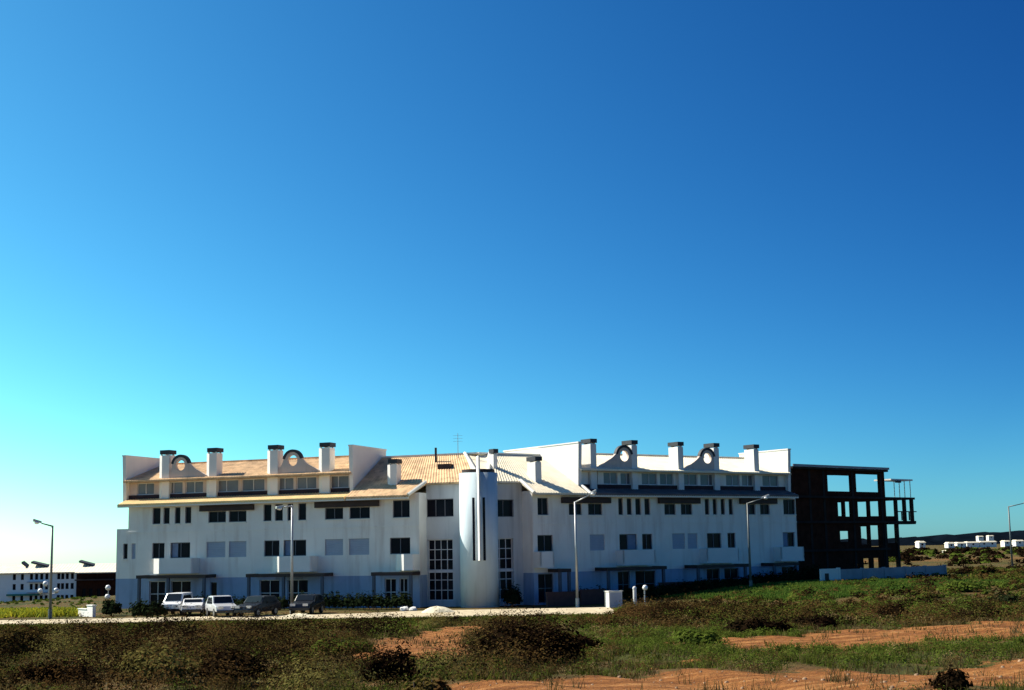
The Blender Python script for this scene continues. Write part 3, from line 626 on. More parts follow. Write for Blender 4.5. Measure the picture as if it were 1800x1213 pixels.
# grey boundary wall in front of it
def wall_px(name, x0, x1, d0, d1, ztop0, ztop1, m, label, th=0.2):
    ra, rb = ray(x0, 1000), ray(x1, 1000); pa = EYE + ra * (d0 / ra.y); pb = EYE + rb * (d1 / rb.y)
    fr = Fr((pa.x, pa.y), (pb.x - pa.x, pb.y - pa.y)); Lh = math.hypot(pb.x - pa.x, pb.y - pa.y)
    o = thing(name, (pa.x, pa.y, hz(pa.x, pa.y)), label, 'wall'); n = max(1, int(Lh / 3.0))
    for k in range(n):
        a, b_ = Lh * k / n, Lh * (k + 1) / n; z = ztop0 + (ztop1 - ztop0) * (k + 0.5) / n
        MB().box(fr, a + 0.02, b_ - 0.02, -th, 0, -0.2, z).build('wall_panel', M[m], o)
        MB().box(fr, b_ - 0.12, b_ + 0.12, -th - 0.05, 0.05, -0.2, z + 0.06).build('pier', M[m], o)
    return fr
wall_px('boundary_wall', 1477, 1662, 128, 140, 2.25, 2.25, 'greywall', 'long grey concrete boundary wall in front of the unfinished building')
fr = wall_px('gate_wall', 1443, 1475, 126, 127.5, 2.35, 2.35, 'white', 'short white wall with small dark opening at left end of the grey boundary wall')
gate_wall = [o for o in COL.objects if o.name == 'gate_wall'][0]
MB().box(fr, 0.5, 0.95, 0.0, 0.06, 1.3, 1.95).build('meter_hatch', M['wood'], gate_wall)

# ------------------------------------------------------------------ far houses on the left
H = Fr((-110, 286), (1, 0.02))
def hx(px, v=0): return H.U(px, 1030, v)
M['farwhite'] = mat('fresh_white_render', (0.86, 0.86, 0.85), 0.85, 0.03)
wh = thing('terrace_house', (-98, 290, -5), 'far white three storey terrace with pale roof at left edge behind the lamp', 'house')
ops = []
for zr in (-3.9, -1.6, 0.35):
    for x in (22, 36, 52, 61, 70, 79, 100, 107, 115, 124):
        a = hx(x); ops.append((a, a + 0.62, zr, zr + 1.15)); 
mb = MB(); wallgrid(mb, H, 0, hx(-30), hx(134), -6, 1.7, ops, 0.2); shell(mb, H, hx(-30), hx(134), -6, 1.7, 0, -9); mb.build('wall', M['farwhite'], wh)
for o in ops: MB().box(H, o[0], o[1], -0.24, -0.19, o[2], o[3]).build('window', M['glass'], wh)
for zr in (-2.1, 0.0): MB().box(H, hx(50), hx(84), 0.01, 1.2, zr - 0.2, zr + 0.0).build('balcony', M['shut'], wh)
M['green'] = mat('green_awning', (0.05, 0.2, 0.15), 0.8, 0.1); MB().box(H, hx(14), hx(70), 0.01, 0.9, -2.75, -2.4).build('awning', M['green'], wh)
tiled(H, (hx(-32), hx(135), 0.6), (hx(-32), hx(135), -4.5), 1.75, 3.3, 'paletile', 'roof', parent=wh, pitch=0.6); tiled(H, (hx(-32), hx(135), -9.5), (hx(-32), hx(135), -4.5), 1.75, 3.3, 'paletile', 'roof', parent=wh, pitch=0.6)
bh = thing('brown_house', (-84, 290, -5), 'far dark red brown house with pale roof and shadowed front beside the white terrace', 'house')
ops = [(hx(x), hx(x) + 0.7, -3.6, -1.6) for x in (146, 158, 172, 184)]
mb = MB(); wallgrid(mb, H, 0.6, hx(135.5), hx(206), -6, 1.5, ops, 0.2); shell(mb, H, hx(135.5), hx(206), -6, 1.5, 0.6, -9); mb.build('wall', M['brick'], bh)
for o in ops: MB().box(H, o[0], o[1], 0.36, 0.42, o[2], o[3]).build('window', M['glass'], bh)
MB().box(H, hx(136), hx(202), 0.61, 2.0, 0.0, 0.25).build('canopy', M['wood'], bh)
tiled(H, (hx(134), hx(208), 1.4), (hx(134), hx(208), -4.5), 1.6, 3.3, 'paletile', 'roof', parent=bh, pitch=0.6); tiled(H, (hx(134), hx(208), -9.5), (hx(134), hx(208), -4.5), 1.6, 3.3, 'paletile', 'roof', parent=bh, pitch=0.6)
for x0, x1, own in ((29, 38, wh), (46, 74, wh), (131, 156, bh)):
    q = [H.P(hx(x0), -2.6, 3.55), H.P(hx(x1), -2.6, 2.75), H.P(hx(x1), -4.4, 2.95), H.P(hx(x0), -4.4, 3.75)]
    MB().hexa(q, [c + Vector((0, 0, 0.35)) for c in q]).build('dark_roof_panel', M['cap'], own)  # dark slanted slabs on the far roofs

# far houses on the right horizon
def far_house(px0, px1, py0, py1, d, label, hip=True):
    ra, rb = ray(px0, py1), ray(px1, py1); a, b_ = EYE + ra * (d / ra.y), EYE + rb * (d / rb.y)
    zt = (EYE + ray(px0, py0) * (d / ra.y)).z; zb = a.z; h_ = zt - zb
    fr = Fr((a.x, a.y), (b_.x - a.x, b_.y - a.y)); Lh = math.hypot(b_.x - a.x, b_.y - a.y)
    o = thing('far_house', (a.x, a.y, zb), label, 'house', 'white houses along the far ridge')
    MB().box(fr, 0, Lh, -7, 0, -1, zb + h_ * 0.72).build('wall', M['white'], o)
    mb = MB(); q = [(-.3, .3), (Lh + .3, .3), (Lh + .3, -7.3), (-.3, -7.3)]
    mb.hexa([fr.P(u, v, zb + h_ * 0.72 + .01) for u, v in q], [fr.P(min(max(u, 0.6), Lh - 0.6), v * 0.8 - 0.7, zb + h_ * 1.0) for u, v in q]); mb.build('roof', M['paletile'], o)
    nwin = max(1, int(Lh / 4))
    for k in range(nwin): MB().box(fr, Lh * (k + 0.5) / nwin - 0.5, Lh * (k + 0.5) / nwin + 0.5, 0.0, 0.06, zb + h_ * 0.2, zb + h_ * 0.55).build('window', M['glass'], o)
far_house(1616, 1627, 951, 961, 700, 'small white far house nearest the unfinished building')
far_house(1667, 1678, 953, 962, 800, 'square white far house left of the long row')
far_house(1668, 1677, 967, 973, 450, 'tiny white hut on the brown field below the ridge')
far_house(1683, 1699, 953, 961, 800, 'white far house at the left end of the long low row')
far_house(1700, 1722, 952, 960, 820, 'long low white far building left part of the row')
far_house(1723, 1752, 951, 959, 820, 'long low white far building right part of the row')
far_house(1766, 1776, 950, 957, 820, 'white far house just left of the right lamp post')
far_house(1786, 1800, 949, 957, 820, 'white far house at the right edge of the photo')
far_house(1720, 1729, 942, 947, 1300, 'pale far house high on the dark ridge, left of two')
far_house(1738, 1747, 941, 946, 1300, 'pale far house high on the dark ridge, right of two')

# ------------------------------------------------------------------ street lamps
M['greymetal'] = mat('grey_painted_steel', (0.12, 0.14, 0.14), 0.5, 0.1)
def lamp(px, base_py, top_py, d, tip, label, m='metal', white=True):
    r0 = ray(px, base_py); r0 = r0 * (d / r0.y); x, y = r0.x, r0.y; z0 = hz(x, y)
    zt = (EYE + ray(px, top_py) * (d / ray(px, top_py).y)).z
    o = thing('street_lamp', (x, y, z0), label, 'street lamp', 'lamps along the street'); b0 = Vector((x, y, z0 - 0.2)); tp = Vector((x, y, zt))
    MB().tube(b0, b0 + Vector((0, 0, 0.9)), 0.15, 0.15, 10).build('base', M[m], o)
    MB().tube(b0 + Vector((0, 0, 0.9)), tp, 0.11, 0.075, 10).build('pole', M[m], o, True)
    rt = ray(*tip); e = EYE + rt * (d / rt.y); e.y = y - 0.4
    MB().tube(tp - Vector((0, 0, 0.05)), e, 0.06, 0.045, 8).build('arm', M[m], o, True)
    dr = (e - tp).normalized(); sd = dr.cross(Vector((0, 0, 1))).normalized() * 0.16
    hmb = MB(); A = [e - sd * 0.6, e + sd * 0.6, e + sd * 0.6 + Vector((0, 0, .16)), e - sd * 0.6 + Vector((0, 0, .16))]
    B = [c + dr * 0.65 + (c - e) * 0.3 for c in A]; hd = hmb.hexa(A, B).build('lamp_head', M['metal'], o, bevel=0.03)
    MB().ball(e + dr * 0.35 - Vector((0, 0, 0.03)), 0.2, 0.6).build('lamp_glass', M['lampw'], hd, True)
lamp(88, 1082, 924, 109, (76, 920), 'tall grey street lamp at left before the far terrace, arm to left', 'greymetal')
lamp(513, 1075, 888, 110, (500, 892), 'street lamp in front of the left wing, pale pole beside the middle balcony')
lamp(1015, 1060, 882, 111.5, (1035, 871), 'bright sunlit street lamp right of the corner tower, arm to right')
lamp(1320, 1035, 884, 122, (1338, 877), 'street lamp before the far end of the right wing, arm to right', 'greymetal')
lamp(1780, 1000, 890, 170, (1797, 885), 'lone street lamp at right edge before the far ridge', 'greymetal')
def globe_lamp(pts, base, d, label):
    r0 = ray(*base); r0 = r0 * (d / r0.y); x, y = r0.x, r0.y; z0 = hz(x, y)
    o = thing('globe_lamp', (x, y, z0), label, 'lamp'); gs = [EYE + ray(*q) * (d / ray(*q).y) for q in pts]; zt = max(g.z for g in gs)
    MB().tube((x, y, z0 - 0.2), (x, y, zt - 0.2), 0.07, 0.05).build('pole', M['metal'], o)
    for g in gs:
        ar = MB().tube((x, y, g.z - 0.45), (g.x, y, g.z - 0.25), 0.035, 0.035, 6).build('arm', M['metal'], o); MB().ball((g.x, y, g.z), 0.0019 * y).build('globe', M['lampw'], ar, True)
globe_lamp([(80, 1026), (71, 1039), (99, 1038)], (85, 1066), 165, 'three globe lamp seen behind the left street lamp')
globe_lamp([(190, 1033), (189, 1049)], (190, 1062), 160, 'two globe lamp before the dark far house')
globe_lamp([(1134, 1033)], (1134, 1068), 106, 'single white globe lamp beside the white post at the bank')

# ------------------------------------------------------------------ cars
def car(px, py, yaw, paint, L_, W_, H_, label, kind='hatch'):
    g = ground(px, py); o = thing('parked_car', (g.x, g.y, hz(g.x, g.y) + 0.03), label, 'car', 'cars parked before the left wing'); o.rotation_euler = (0, 0, yaw)
    hl, hw = L_ / 2, W_ / 2
    if kind == 'van': prof = [(-hl, .35), (-hl, H_ * .95), (-hl + .15, H_), (hl - 1.1, H_), (hl - .55, H_ * .62), (hl - .05, H_ * .52), (hl, .35)]; ws, we = -hl + .1, hl - .62
    else: prof = [(-hl, .38), (-hl, .85), (-hl + .15, .92), (-hl + .75, H_ * .97), (-hl + 1.3, H_), (.25, H_ * .98), (hl - 1.25, .95), (hl - .1, .78), (hl, .4)]; ws, we = -hl + .3, hl - 1.3
    def ext(pf, wf, mb):
        mb.hexa([Vector((x, -wf(z), z)) for x, z in pf], [Vector((x, wf(z), z)) for x, z in pf]); return mb
    def loc(mb, name, m, par, **k):
        ob = mb.build(name, M[m], None, **k); ob.parent = par; return ob
    wf = lambda z: hw - (0.16 * max(0, z - 0.9) if z > 0.9 else 0)
    body = loc(ext(prof, wf, MB()), 'body', paint, o, bevel=0.05)
    # glass
    zl, zh = (H_ * .6, H_ * .9) if kind == 'van' else (.93, H_ * .93)
    for s in (-1, 1):
        q = [(ws + .25, zl), (we - .1, zl), (we - .55, zh), (ws + .55, zh)]
        mb = MB(); mb.hexa([Vector((x, s * (wf(z) - .01), z)) for x, z in q], [Vector((x, s * (wf(z) + .012), z)) for x, z in q]); loc(mb, 'side_window', 'carglass', o)
    if kind == 'van': fw = [(hl - 1.05, H_ * .96), (hl - .6, H_ * .66)]; rw = [(-hl - .0, H_ * .9), (-hl - .0, H_ * .58)]
    else: fw = [(.32, H_ * .95), (hl - 1.3, .98)]; rw = [(-hl + .78, H_ * .94), (-hl + .2, .97)]
    for nm_, ((xa, za), (xb, zb)), sx in (('windscreen', fw, 1), ('rear_window', rw, -1)):
        mb = MB(); d = Vector((0.03 * sx, 0, 0.02)); q = [Vector((xa, -wf(za) + .1, za)), Vector((xa, wf(za) - .1, za)), Vector((xb, wf(zb) - .1, zb)), Vector((xb, -wf(zb) + .1, zb))]
        mb.hexa(q, [c + d for c in q]); loc(mb, nm_, 'carglass', o)
    for sx in (-1, 1):
        for s in (-1, 1):
            c = Vector((sx * (hl - .8), s * (hw - .08), .31)); wl = loc(MB().tube(c - Vector((0, .1, 0)), c + Vector((0, .1, 0)), .31, .31, 16), 'wheel', 'tyre', o)
            loc(MB().tube(c - Vector((0, .105, 0)), c + Vector((0, .105, 0)), .19, .19, 12), 'rim', 'rim', wl)
            mb = MB(); x = sx * (hl - .02); mb.hexa([Vector((x - .05, s * (hw - .5), .62)), Vector((x + .05, s * (hw - .5), .62)), Vector((x + .05, s * (hw - .12), .62)), Vector((x - .05, s * (hw - .12), .62))], [Vector((x - .05, s * (hw - .5), .8)), Vector((x + .05, s * (hw - .5), .8)), Vector((x + .05, s * (hw - .12), .8)), Vector((x - .05, s * (hw - .12), .8))])
            loc(mb, 'headlight' if sx > 0 else 'tail_light', 'light' if sx > 0 else 'red', o)
    mb = MB(); mb.hexa([Vector((-hl - .03, -hw + .05, .3)), Vector((hl + .03, -hw + .05, .3)), Vector((hl + .03, hw - .05, .3)), Vector((-hl - .03, hw - .05, .3))], [Vector((-hl - .03, -hw + .05, .5)), Vector((hl + .03, -hw + .05, .5)), Vector((hl + .03, hw - .05, .5)), Vector((-hl - .03, hw - .05, .5))]); loc(mb, 'bumper', 'card', o)
    return o
car(312, 1081, R(-95), 'carw', 3.5, 1.5, 1.65, 'small white van parked left of the low white car', 'van')
car(340, 1082, R(-82), 'carw', 3.6, 1.55, 1.25, 'low white hatchback parked between the white van and the estate car')
car(389, 1084, R(-66), 'cars', 3.9, 1.6, 1.5, 'off white estate car with dark windows parked beside the black car')
car(453, 1083, R(-112), 'card', 4.0, 1.6, 1.45, 'black car parked just left of the middle street lamp')
def boulder(px, py, r, label):
    g = ground(px, py); bm = bmesh.new(); bmesh.ops.create_icosphere(bm, subdivisions=2, radius=r)
    for v in bm.verts: v.co *= 1 + random.uniform(-.14, .14); v.co.z = max(v.co.z * 0.8, -r * .3)
    me = bpy.data.meshes.new('boulder'); bm.to_mesh(me); bm.free(); me.materials.append(M['white']); o = bpy.data.objects.new('boulder', me); COL.objects.link(o); o.location = (g.x, g.y, hz(g.x, g.y) + r * .25)
    return tag(o, label, 'boulder')
car(540, 1079, R(-100), 'card', 3.9, 1.6, 1.42, 'dark car parked right of the middle street lamp in front of the long hedge')
boulder(711, 1074, 0.36, 'white boulder at the road edge left of the corner entrance'); boulder(726, 1074, 0.33, 'smaller white boulder just right of its larger twin at the road edge')

# ------------------------------------------------------------------ small street things
def block(name, x0, x1, py0, py1, dep, m, label, cat, lid=True):
    g = ground((x0 + x1) / 2, py1); y = g.y; ra = ray(x0, py1); rb = ray(x1, py1); xa, xb = EYE.x + ra.x * y / ra.y, EYE.x + rb.x * y / rb.y
    zt = (EYE + ray(x0, py0) * (y / ray(x0, py0).y)).z; z0 = hz(g.x, g.y)
    fr = Fr((xa, y), (1, 0.12)); o = thing(name, (xa, y, z0), label, cat)
    return fr, o, xb - xa, z0, zt
fr, o, w_, z0, zt = block('utility_cabinet', 1066, 1098, 1039, 1068, 0.6, 'white', 'white utility cabinet standing in front of the right wing', 'cabinet')
f2 = Fr((fr.O.x, fr.O.y), (1, 0.45))
MB().box(f2, 0.25, w_, -0.7, 0, z0 - .2, zt - .06).build('cabinet_body', M['white'], o); MB().box(f2, 0.2, w_ + .05, -0.75, 0.05, zt - .06, zt).build('lid', M['white'], o); MB().box(f2, 0.32, w_ - .08, 0.0, 0.02, z0 + .1, zt - .15).build('door', M['shut'], o)
fr, o, w_, z0, zt = block('marker_post', 1113, 1120, 1032, 1066, 0.3, 'white', 'short white marker post right of the utility cabinet', 'post')
MB().tube(fr.P(w_ / 2, 0, z0 - .2), fr.P(w_ / 2, 0, zt - .1), 0.14, 0.14, 10).build('post', M['white'], o); MB().ball(fr.P(w_ / 2, 0, zt - .1), 0.16).build('post_cap', M['white'], o, True)
g = ground(155, 1083); fr = Fr((g.x - 0.75, g.y), (1, -1.35)); o = thing('low_wall', (g.x, g.y, hz(g.x, g.y)), 'bright white stepped low wall left of the dark bushes', 'wall')
M['bright'] = M['white']
MB().box(fr, -.1, 1.8, -.25, 0, -.3, .55).build('wall_step', M['white'], o); MB().box(fr, 1.8, 3.0, -.25, 0, -.3, .85).build('wall_step', M['white'], o); MB().box(fr, -.14, 1.79, -.3, .05, .55, .61).build('coping', M['white'], o); MB().box(fr, 1.77, 3.05, -.3, .05, .85, .91).build('coping', M['white'], o)
def heap(px, py, wx, wy, h, label):
    g = ground(px, py); mb = MB(); n, m_ = 24, 6; V_ = []
    for j in range(m_ + 1):
        f = j / m_
        for k in range(n):
            a = 2 * math.pi * k / n; r = (1 - f) ** 0.55 * (1 + 0.1 * math.sin(3 * a + px) + 0.06 * math.sin(7 * a))
            V_.append((g.x + wx * r * math.cos(a), g.y + wy * r * math.sin(a), hz(g.x, g.y) - 0.05 + h * f * (1 + 0.08 * math.sin(5 * a))))
    mb.v = V_
    for j in range(m_):
        for k in range(n): mb.f.append((j * n + k, j * n + (k + 1) % n, (j + 1) * n + (k + 1) % n, (j + 1) * n + k))
    tag(mb.build('sand_heap', M['sand'], None, True), label, 'sand heap')
heap(768, 1077, 1.35, 1.1, 0.5, 'rounded pale sand heap at the road edge below the corner entrance'); heap(524, 1085, 1.4, 1.0, 0.32, 'low pale sand heap at the foot of the middle street lamp')

# ------------------------------------------------------------------ vegetation
def leaves(c, ext, n, size, shell=0.55, flat=0.5):
    """n small quads scattered through an uneven ellipsoid volume"""
    c = np.array(c, float); ext = np.array(ext, float)
    d = rng.normal(size=(n, 3)); d /= np.linalg.norm(d, axis=1)[:, None]; d[:, 2] = np.abs(d[:, 2]) * 1.0 - 0.15
    r = shell + (1 - shell) * rng.random(n) ** 0.7
    lob = 1 + 0.22 * np.sin(3 * np.arctan2(d[:, 1], d[:, 0]) + c[0]) + 0.18 * np.sin(5 * d[:, 2] * 3 + 4 * d[:, 0] + c[1])
    p = c + d * ext * (r * lob)[:, None]
    nr = d * 0.9 + np.array([0, 0, 0.45]) + rng.normal(size=(n, 3)) * 0.32; nr /= np.linalg.norm(nr, axis=1)[:, None]
    a = np.cross(nr, rng.normal(size=(n, 3))); a /= np.linalg.norm(a, axis=1)[:, None]; b_ = np.cross(nr, a)

    s = size * (0.5 + rng.random(n))[:, None]
    V_ = np.stack([p - a * s - b_ * s * flat, p + a * s - b_ * s * flat, p + a * s + b_ * s * flat, p - a * s + b_ * s * flat], 1).reshape(-1, 3)
    return V_
def quads(V_): return np.arange(len(V_)).reshape(-1, 4)
def shrub(px, py, ext, label, m='leaf_black', n=2500, size=0.05, group=None, name='shrub', shape=None, g=None, stems=7):
    g = g or ground(px, py); z0 = hz(g.x, g.y); o = thing(name, (g.x, g.y, z0), label, 'shrub', group)
    subs = []; k = max(3, int(n / 500))
    for j in range(k):
        a = random.random() * 6.28; q = random.random() ** 0.5 * 0.6
        cx, cy = g.x + ext[0] * q * math.cos(a), g.y + ext[1] * q * math.sin(a); h = ext[2] * (0.55 + 0.45 * random.random()) * (1 - 0.35 * q)
        subs.append(leaves((cx, cy, z0 + h * 0.30), (ext[0] * 0.5, ext[1] * 0.5, h * 0.68), n // k, size, 0.25))
    tn = np.concatenate([np.full(len(q), random.random() * .7) for q in subs]); subs = np.concatenate(subs); fastmesh('foliage', subs, quads(subs), M[m], o, (g.x, g.y, z0), tn)
    mb = MB()
    for j in range(stems):
        a = random.random() * 6.28; q = ext[0] * 0.55 * random.random(); mb.tube((g.x + .1 * math.cos(a), g.y + .1 * math.sin(a), z0 - .05), (g.x + q * math.cos(a), g.y + q * math.sin(a), z0 + ext[2] * (.3 + .35 * random.random())), 0.025, 0.008, 5)
    mb.build('stem', M['bark'], o)['kind'] = 'stuff'
    return o
# dark bushes and hedges before the building
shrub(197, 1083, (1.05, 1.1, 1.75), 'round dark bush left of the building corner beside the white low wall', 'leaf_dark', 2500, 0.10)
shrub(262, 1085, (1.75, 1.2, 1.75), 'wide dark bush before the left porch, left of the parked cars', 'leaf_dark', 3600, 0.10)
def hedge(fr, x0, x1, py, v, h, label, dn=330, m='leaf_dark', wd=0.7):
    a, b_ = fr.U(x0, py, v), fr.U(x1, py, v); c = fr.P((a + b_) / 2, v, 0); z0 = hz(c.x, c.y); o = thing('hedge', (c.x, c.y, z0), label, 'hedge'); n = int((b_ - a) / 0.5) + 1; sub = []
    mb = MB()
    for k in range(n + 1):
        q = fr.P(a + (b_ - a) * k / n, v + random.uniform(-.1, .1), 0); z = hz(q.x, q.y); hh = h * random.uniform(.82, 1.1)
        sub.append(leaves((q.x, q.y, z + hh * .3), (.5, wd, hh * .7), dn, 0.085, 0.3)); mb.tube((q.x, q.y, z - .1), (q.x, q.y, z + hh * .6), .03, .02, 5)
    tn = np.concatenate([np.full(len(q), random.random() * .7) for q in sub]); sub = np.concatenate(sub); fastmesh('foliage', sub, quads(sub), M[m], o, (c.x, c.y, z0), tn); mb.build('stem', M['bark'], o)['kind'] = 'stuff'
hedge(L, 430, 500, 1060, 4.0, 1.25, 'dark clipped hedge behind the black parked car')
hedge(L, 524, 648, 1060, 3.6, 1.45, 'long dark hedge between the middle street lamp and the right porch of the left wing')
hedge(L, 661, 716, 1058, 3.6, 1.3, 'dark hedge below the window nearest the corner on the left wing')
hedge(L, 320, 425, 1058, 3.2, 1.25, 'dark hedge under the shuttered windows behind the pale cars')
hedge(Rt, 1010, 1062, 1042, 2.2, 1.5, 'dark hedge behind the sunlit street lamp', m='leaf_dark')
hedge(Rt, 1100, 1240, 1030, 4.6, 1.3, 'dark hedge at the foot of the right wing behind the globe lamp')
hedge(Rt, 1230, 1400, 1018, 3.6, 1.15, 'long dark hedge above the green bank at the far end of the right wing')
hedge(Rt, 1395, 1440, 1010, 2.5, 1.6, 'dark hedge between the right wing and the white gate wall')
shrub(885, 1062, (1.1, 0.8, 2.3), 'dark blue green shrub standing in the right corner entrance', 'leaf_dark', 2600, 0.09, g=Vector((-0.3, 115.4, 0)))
# foreground shrubs
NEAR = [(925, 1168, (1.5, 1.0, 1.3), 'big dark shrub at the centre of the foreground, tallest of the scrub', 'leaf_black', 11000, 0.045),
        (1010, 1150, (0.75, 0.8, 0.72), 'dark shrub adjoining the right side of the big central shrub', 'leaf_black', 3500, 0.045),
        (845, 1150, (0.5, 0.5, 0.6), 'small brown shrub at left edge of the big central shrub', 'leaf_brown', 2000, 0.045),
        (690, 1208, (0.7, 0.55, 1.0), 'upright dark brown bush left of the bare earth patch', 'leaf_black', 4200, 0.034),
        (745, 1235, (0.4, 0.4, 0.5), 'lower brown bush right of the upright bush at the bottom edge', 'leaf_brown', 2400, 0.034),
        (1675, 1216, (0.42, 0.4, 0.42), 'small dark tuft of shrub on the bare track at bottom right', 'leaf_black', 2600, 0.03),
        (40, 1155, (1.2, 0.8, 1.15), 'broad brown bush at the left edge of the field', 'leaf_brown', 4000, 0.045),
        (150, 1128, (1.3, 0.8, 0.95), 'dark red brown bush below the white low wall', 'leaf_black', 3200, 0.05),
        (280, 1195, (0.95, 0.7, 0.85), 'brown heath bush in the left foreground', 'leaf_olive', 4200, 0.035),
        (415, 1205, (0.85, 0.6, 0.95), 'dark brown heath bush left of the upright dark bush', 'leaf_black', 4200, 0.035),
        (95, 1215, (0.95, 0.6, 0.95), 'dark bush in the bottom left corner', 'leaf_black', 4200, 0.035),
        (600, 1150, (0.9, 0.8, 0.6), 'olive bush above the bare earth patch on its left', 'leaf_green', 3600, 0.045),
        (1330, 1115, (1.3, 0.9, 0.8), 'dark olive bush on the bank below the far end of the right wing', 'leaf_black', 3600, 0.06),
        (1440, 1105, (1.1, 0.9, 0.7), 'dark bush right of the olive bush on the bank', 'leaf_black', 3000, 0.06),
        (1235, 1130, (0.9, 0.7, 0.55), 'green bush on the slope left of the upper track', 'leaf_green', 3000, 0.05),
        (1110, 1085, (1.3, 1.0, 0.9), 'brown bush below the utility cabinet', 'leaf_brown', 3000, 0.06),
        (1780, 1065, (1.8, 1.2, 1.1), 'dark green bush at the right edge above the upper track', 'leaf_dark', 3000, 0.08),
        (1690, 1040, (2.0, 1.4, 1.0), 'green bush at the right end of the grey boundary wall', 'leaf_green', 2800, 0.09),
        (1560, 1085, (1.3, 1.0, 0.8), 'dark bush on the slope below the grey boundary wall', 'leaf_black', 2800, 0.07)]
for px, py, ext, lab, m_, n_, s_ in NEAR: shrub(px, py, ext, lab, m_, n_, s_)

# loose ground cover: scrub clumps, grass and flowers nobody could count
def cover(name, mname, spots, leafn, sizef, hgt):
    out = []; tn = []
    for (x, y) in spots:
        z = hz(x, y); s = random.choice((0.5, 0.7, 0.9, 1.2, 1.6)) * random.uniform(.85, 1.15); s *= 1 if x > 7 else min(1, max(0.3, (90 - y) / 22)); d = max(1, y / 30); n = max(12, int(leafn * s ** 1.5))
        out.append(leaves((x, y, z), (hgt * random.uniform(1.0, 1.7) * s, hgt * random.uniform(1.0, 1.7) * s, hgt * s), n, sizef * d ** 0.8, 0.45)); tn.append(np.full(n * 4, random.random() * .7))
    V_ = np.concatenate(out); o = fastmesh(name, V_, quads(V_), M[mname], tint=np.concatenate(tn)); o['kind'] = 'stuff'; return o
def green(x, y):
    """where the sward is green rather than brown heath"""
    g1 = math.exp(-((x - 5.5) / 4.5) ** 2 - ((y - 43) / 10) ** 2); g2 = math.exp(-((y - 86) / 9) ** 2) * (0.8 if x < 0 else 0.45); g3 = math.exp(-((x - 10) / 9) ** 2 - ((y - 36) / 3) ** 2)
    return min(1, max(g1, g2, g3) + 0.22 + 0.25 * math.sin(x * 0.5 + 2 * math.sin(y * 0.13)) * math.sin(y * 0.2 + x * 0.15))
def spots(n, y0, y1, dens, xr=0.42, avoid=0.35):
    r = []
    while len(r) < n:
        y = y0 + (y1 - y0) * random.random() ** 0.8; x = random.uniform(-xr, xr) * y; k = green(x, y)
        if random.random() > (1.05 - k if dens > 0 else k): continue
        if y < 80 and dirt(x, y) > avoid * (0.2 + 1.5 * random.random()): continue
        if -75 < x < 7 and y > 96.0 + 1.5 * math.sin(x * .5): continue
        r.append((x, y))
    return r
def mounds(n, y0, y1, x0, x1, gap):
    r = []
    for _ in range(20000):
        if len(r) >= n: break
        y = random.uniform(y0, y1); x = random.uniform(max(x0, -.40 * y), min(x1, .40 * y))
        if dirt(x, y) > .3 or (x < 7 and y > 91) or random.random() < green(x, y) * .6 or any((x - a) ** 2 + ((y - b_) * .6) ** 2 < gap ** 2 for a, b_ in r): continue
        r.append((x, y))
    return r
cover('brown_scrub', 'leaf_brown', spots(900, 19, 62, 1), 110, 0.017, 0.22)
cover('green_scrub', 'leaf_green', spots(2100, 19, 62, -1), 100, 0.016, 0.18)
cover('dry_scrub', 'leaf_dry', spots(650, 19, 80, 1), 90, 0.014, 0.22)
q = mounds(150, 21, 60, -20, 0.5, 0.9)
cover('dark_heath', 'leaf_black', q[0::2], 1100, 0.019, 0.8); cover('brown_heath', 'leaf_brown', q[1::4], 900, 0.018, 0.7); cover('olive_heath', 'leaf_olive', q[3::4], 700, 0.018, 0.5)
q = mounds(130, 56, 97, 1, 36, 1.5)
cover('dark_bank_heath', 'leaf_black', q[0::2], 500, 0.018, 0.85); cover('brown_bank_heath', 'leaf_brown', q[1::2], 500, 0.018, 0.75)
q = mounds(100, 58, 84, -36, 0, 1.6)
cover('dark_verge_heath', 'leaf_black', q[0::2], 420, 0.018, 0.7); cover('olive_verge_heath', 'leaf_olive', q[1::2], 420, 0.018, 0.6)
q = [(random.uniform(-36, 4), random.uniform(86, 94)) for _ in range(70)]
cover('green_verge_scrub', 'leaf_green', q[0::2], 300, 0.018, 0.75); cover('brown_verge_scrub', 'leaf_brown', q[1::2], 300, 0.018, 0.8)
cover('far_scrub', 'leaf_brown', spots(700, 58, 99, 1), 80, 0.022, 0.40)
cover('far_green_scrub', 'leaf_green', spots(1900, 58, 99, -1), 70, 0.022, 0.34)
def slope(n):
    r = []
    while len(r) < n:
        y = random.uniform(97, 175); x = random.uniform(6, 66)
        d = Vector((x, y, 0)) - Rt.O
        if d.dot(Rt.n) < 5 and d.dot(Rt.u) < 31: continue
        d = Vector((x, y, 0)) - Vector((29, 127.5, 0))
        if y > 126 + (x - 29) * 1.05 and x < 47: continue
        r.append((x, y))
    return r
cover('slope_green_scrub', 'leaf_green', slope(900), 45, 0.03, 0.35); cover('slope_brown_scrub', 'leaf_brown', slope(700), 45, 0.03, 0.4); cover('slope_dark_scrub', 'leaf_black', slope(160), 60, 0.035, 0.55)
def plain(n):
    return [(random.uniform(0.22, 0.48) * y, y) for y in [190 + 370 * random.random() ** .6 for _ in range(n)]]
cover('field_green_scrub', 'leaf_green', [(x, y) for x, y in [(random.uniform(-130, -40), random.uniform(126, 270)) for _ in range(2600)] if x < -.29 * y], 45, 0.035, 0.45)
cover('plain_scrub', 'leaf_black', plain(240), 50, 0.05, 1.1); cover('plain_green_scrub', 'leaf_green', plain(160), 50, 0.05, 0.9)
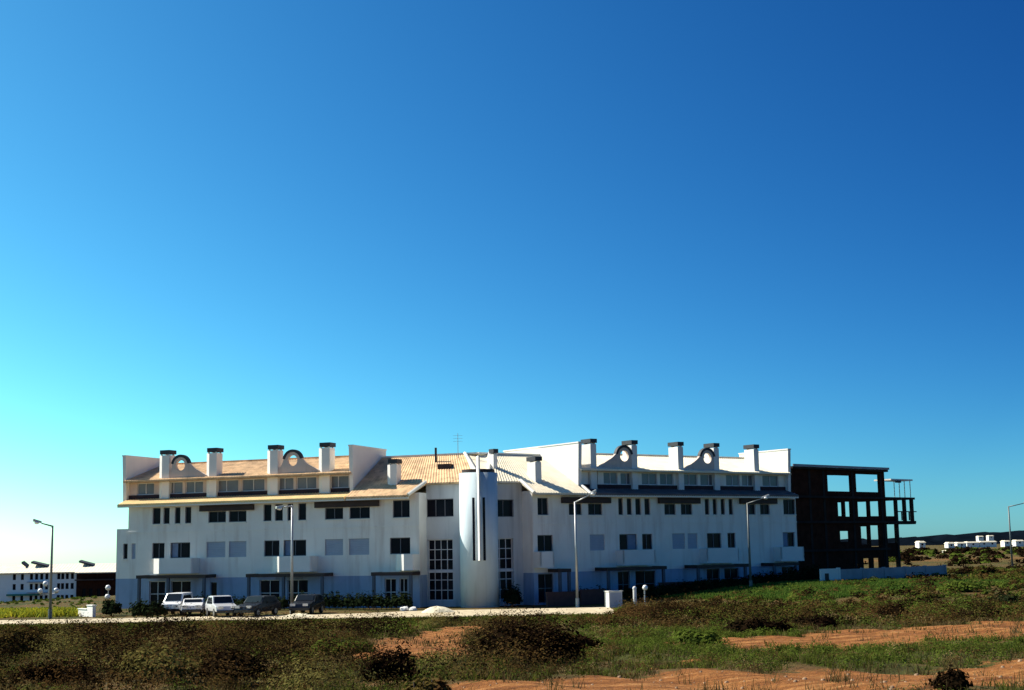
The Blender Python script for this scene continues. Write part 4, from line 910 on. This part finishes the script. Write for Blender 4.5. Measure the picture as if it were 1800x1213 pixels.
def blades(name, mname, pts, nb, h, wd):
    P_ = np.array([(x, y, hz(x, y)) for x, y in pts]); P_ = np.repeat(P_, nb, 0); n = len(P_)
    sc_ = np.maximum(1, P_[:, 1] / 30)[:, None] ** 0.9
    P_[:, :2] += rng.normal(scale=0.09, size=(n, 2)) * sc_
    ln = rng.normal(scale=0.35, size=(n, 3)); ln[:, 2] = 1; ln *= (h * (0.5 + rng.random(n)))[:, None]
    a = rng.random(n) * 6.28; sd = np.stack([np.cos(a), np.sin(a), np.zeros(n)], 1) * wd * sc_
    V_ = np.stack([P_ - sd, P_ + sd, P_ + ln + sd * .3, P_ + ln - sd * .3], 1).reshape(-1, 3)
    o = fastmesh(name, V_, quads(V_), M[mname], tint=np.repeat(rng.random(len(pts)) * .7, nb * 4)); o['kind'] = 'stuff'; return o
blades('dry_grass', 'straw', spots(2600, 19, 60, 1, avoid=0.8), 10, 0.16, 0.008)
blades('green_grass', 'grass', spots(5200, 19, 99, -1, avoid=0.5), 14, 0.13, 0.012)
bank = []
while len(bank) < 3500:
    u = random.uniform(Rt.U(1150, 1030, 5), Rt.U(1480, 1020, 5) + 3); v = random.uniform(4.3, 22); q = Rt.P(u, v, 0); bank.append((q.x, q.y))
blades('bank_grass', 'bankgrass', bank, 12, 0.22, 0.012)
fl = []
while len(fl) < 900:
    x, y = random.uniform(-62, -34), random.uniform(112, 121)
    if x > -0.30 * y: continue
    fl.append((x, y))
blades('yellow_flowers', 'yellow', fl, 14, 0.35, 0.03)
# stones on the bare track
V_ = []; Q_ = []
for k in range(700):
    x, y = random.uniform(-2, 17), random.uniform(20, 32)
    if dirt(x, y) < 0.6: continue
    s = .012 + .035 * random.random() ** 3; z = hz(x, y); i = len(V_)
    for sx, sy, sz in ((-1, -1, -.4), (1, -1, -.4), (1, 1, -.4), (-1, 1, -.4), (-.6, -.6, .7), (.6, -.7, .6), (.7, .6, .8), (-.6, .6, .6)):
        V_.append((x + s * sx * random.uniform(.7, 1.2), y + s * sy * random.uniform(.7, 1.2), z + s * sz))
    Q_ += [(i, i + 1, i + 5, i + 4), (i + 1, i + 2, i + 6, i + 5), (i + 2, i + 3, i + 7, i + 6), (i + 3, i, i + 4, i + 7), (i + 4, i + 5, i + 6, i + 7)]
st_ = fastmesh('track_stones', V_, Q_, mat('track_stone', (0.30, 0.19, 0.11), 0.95, 0.25, 6)); st_['kind'] = 'stuff'
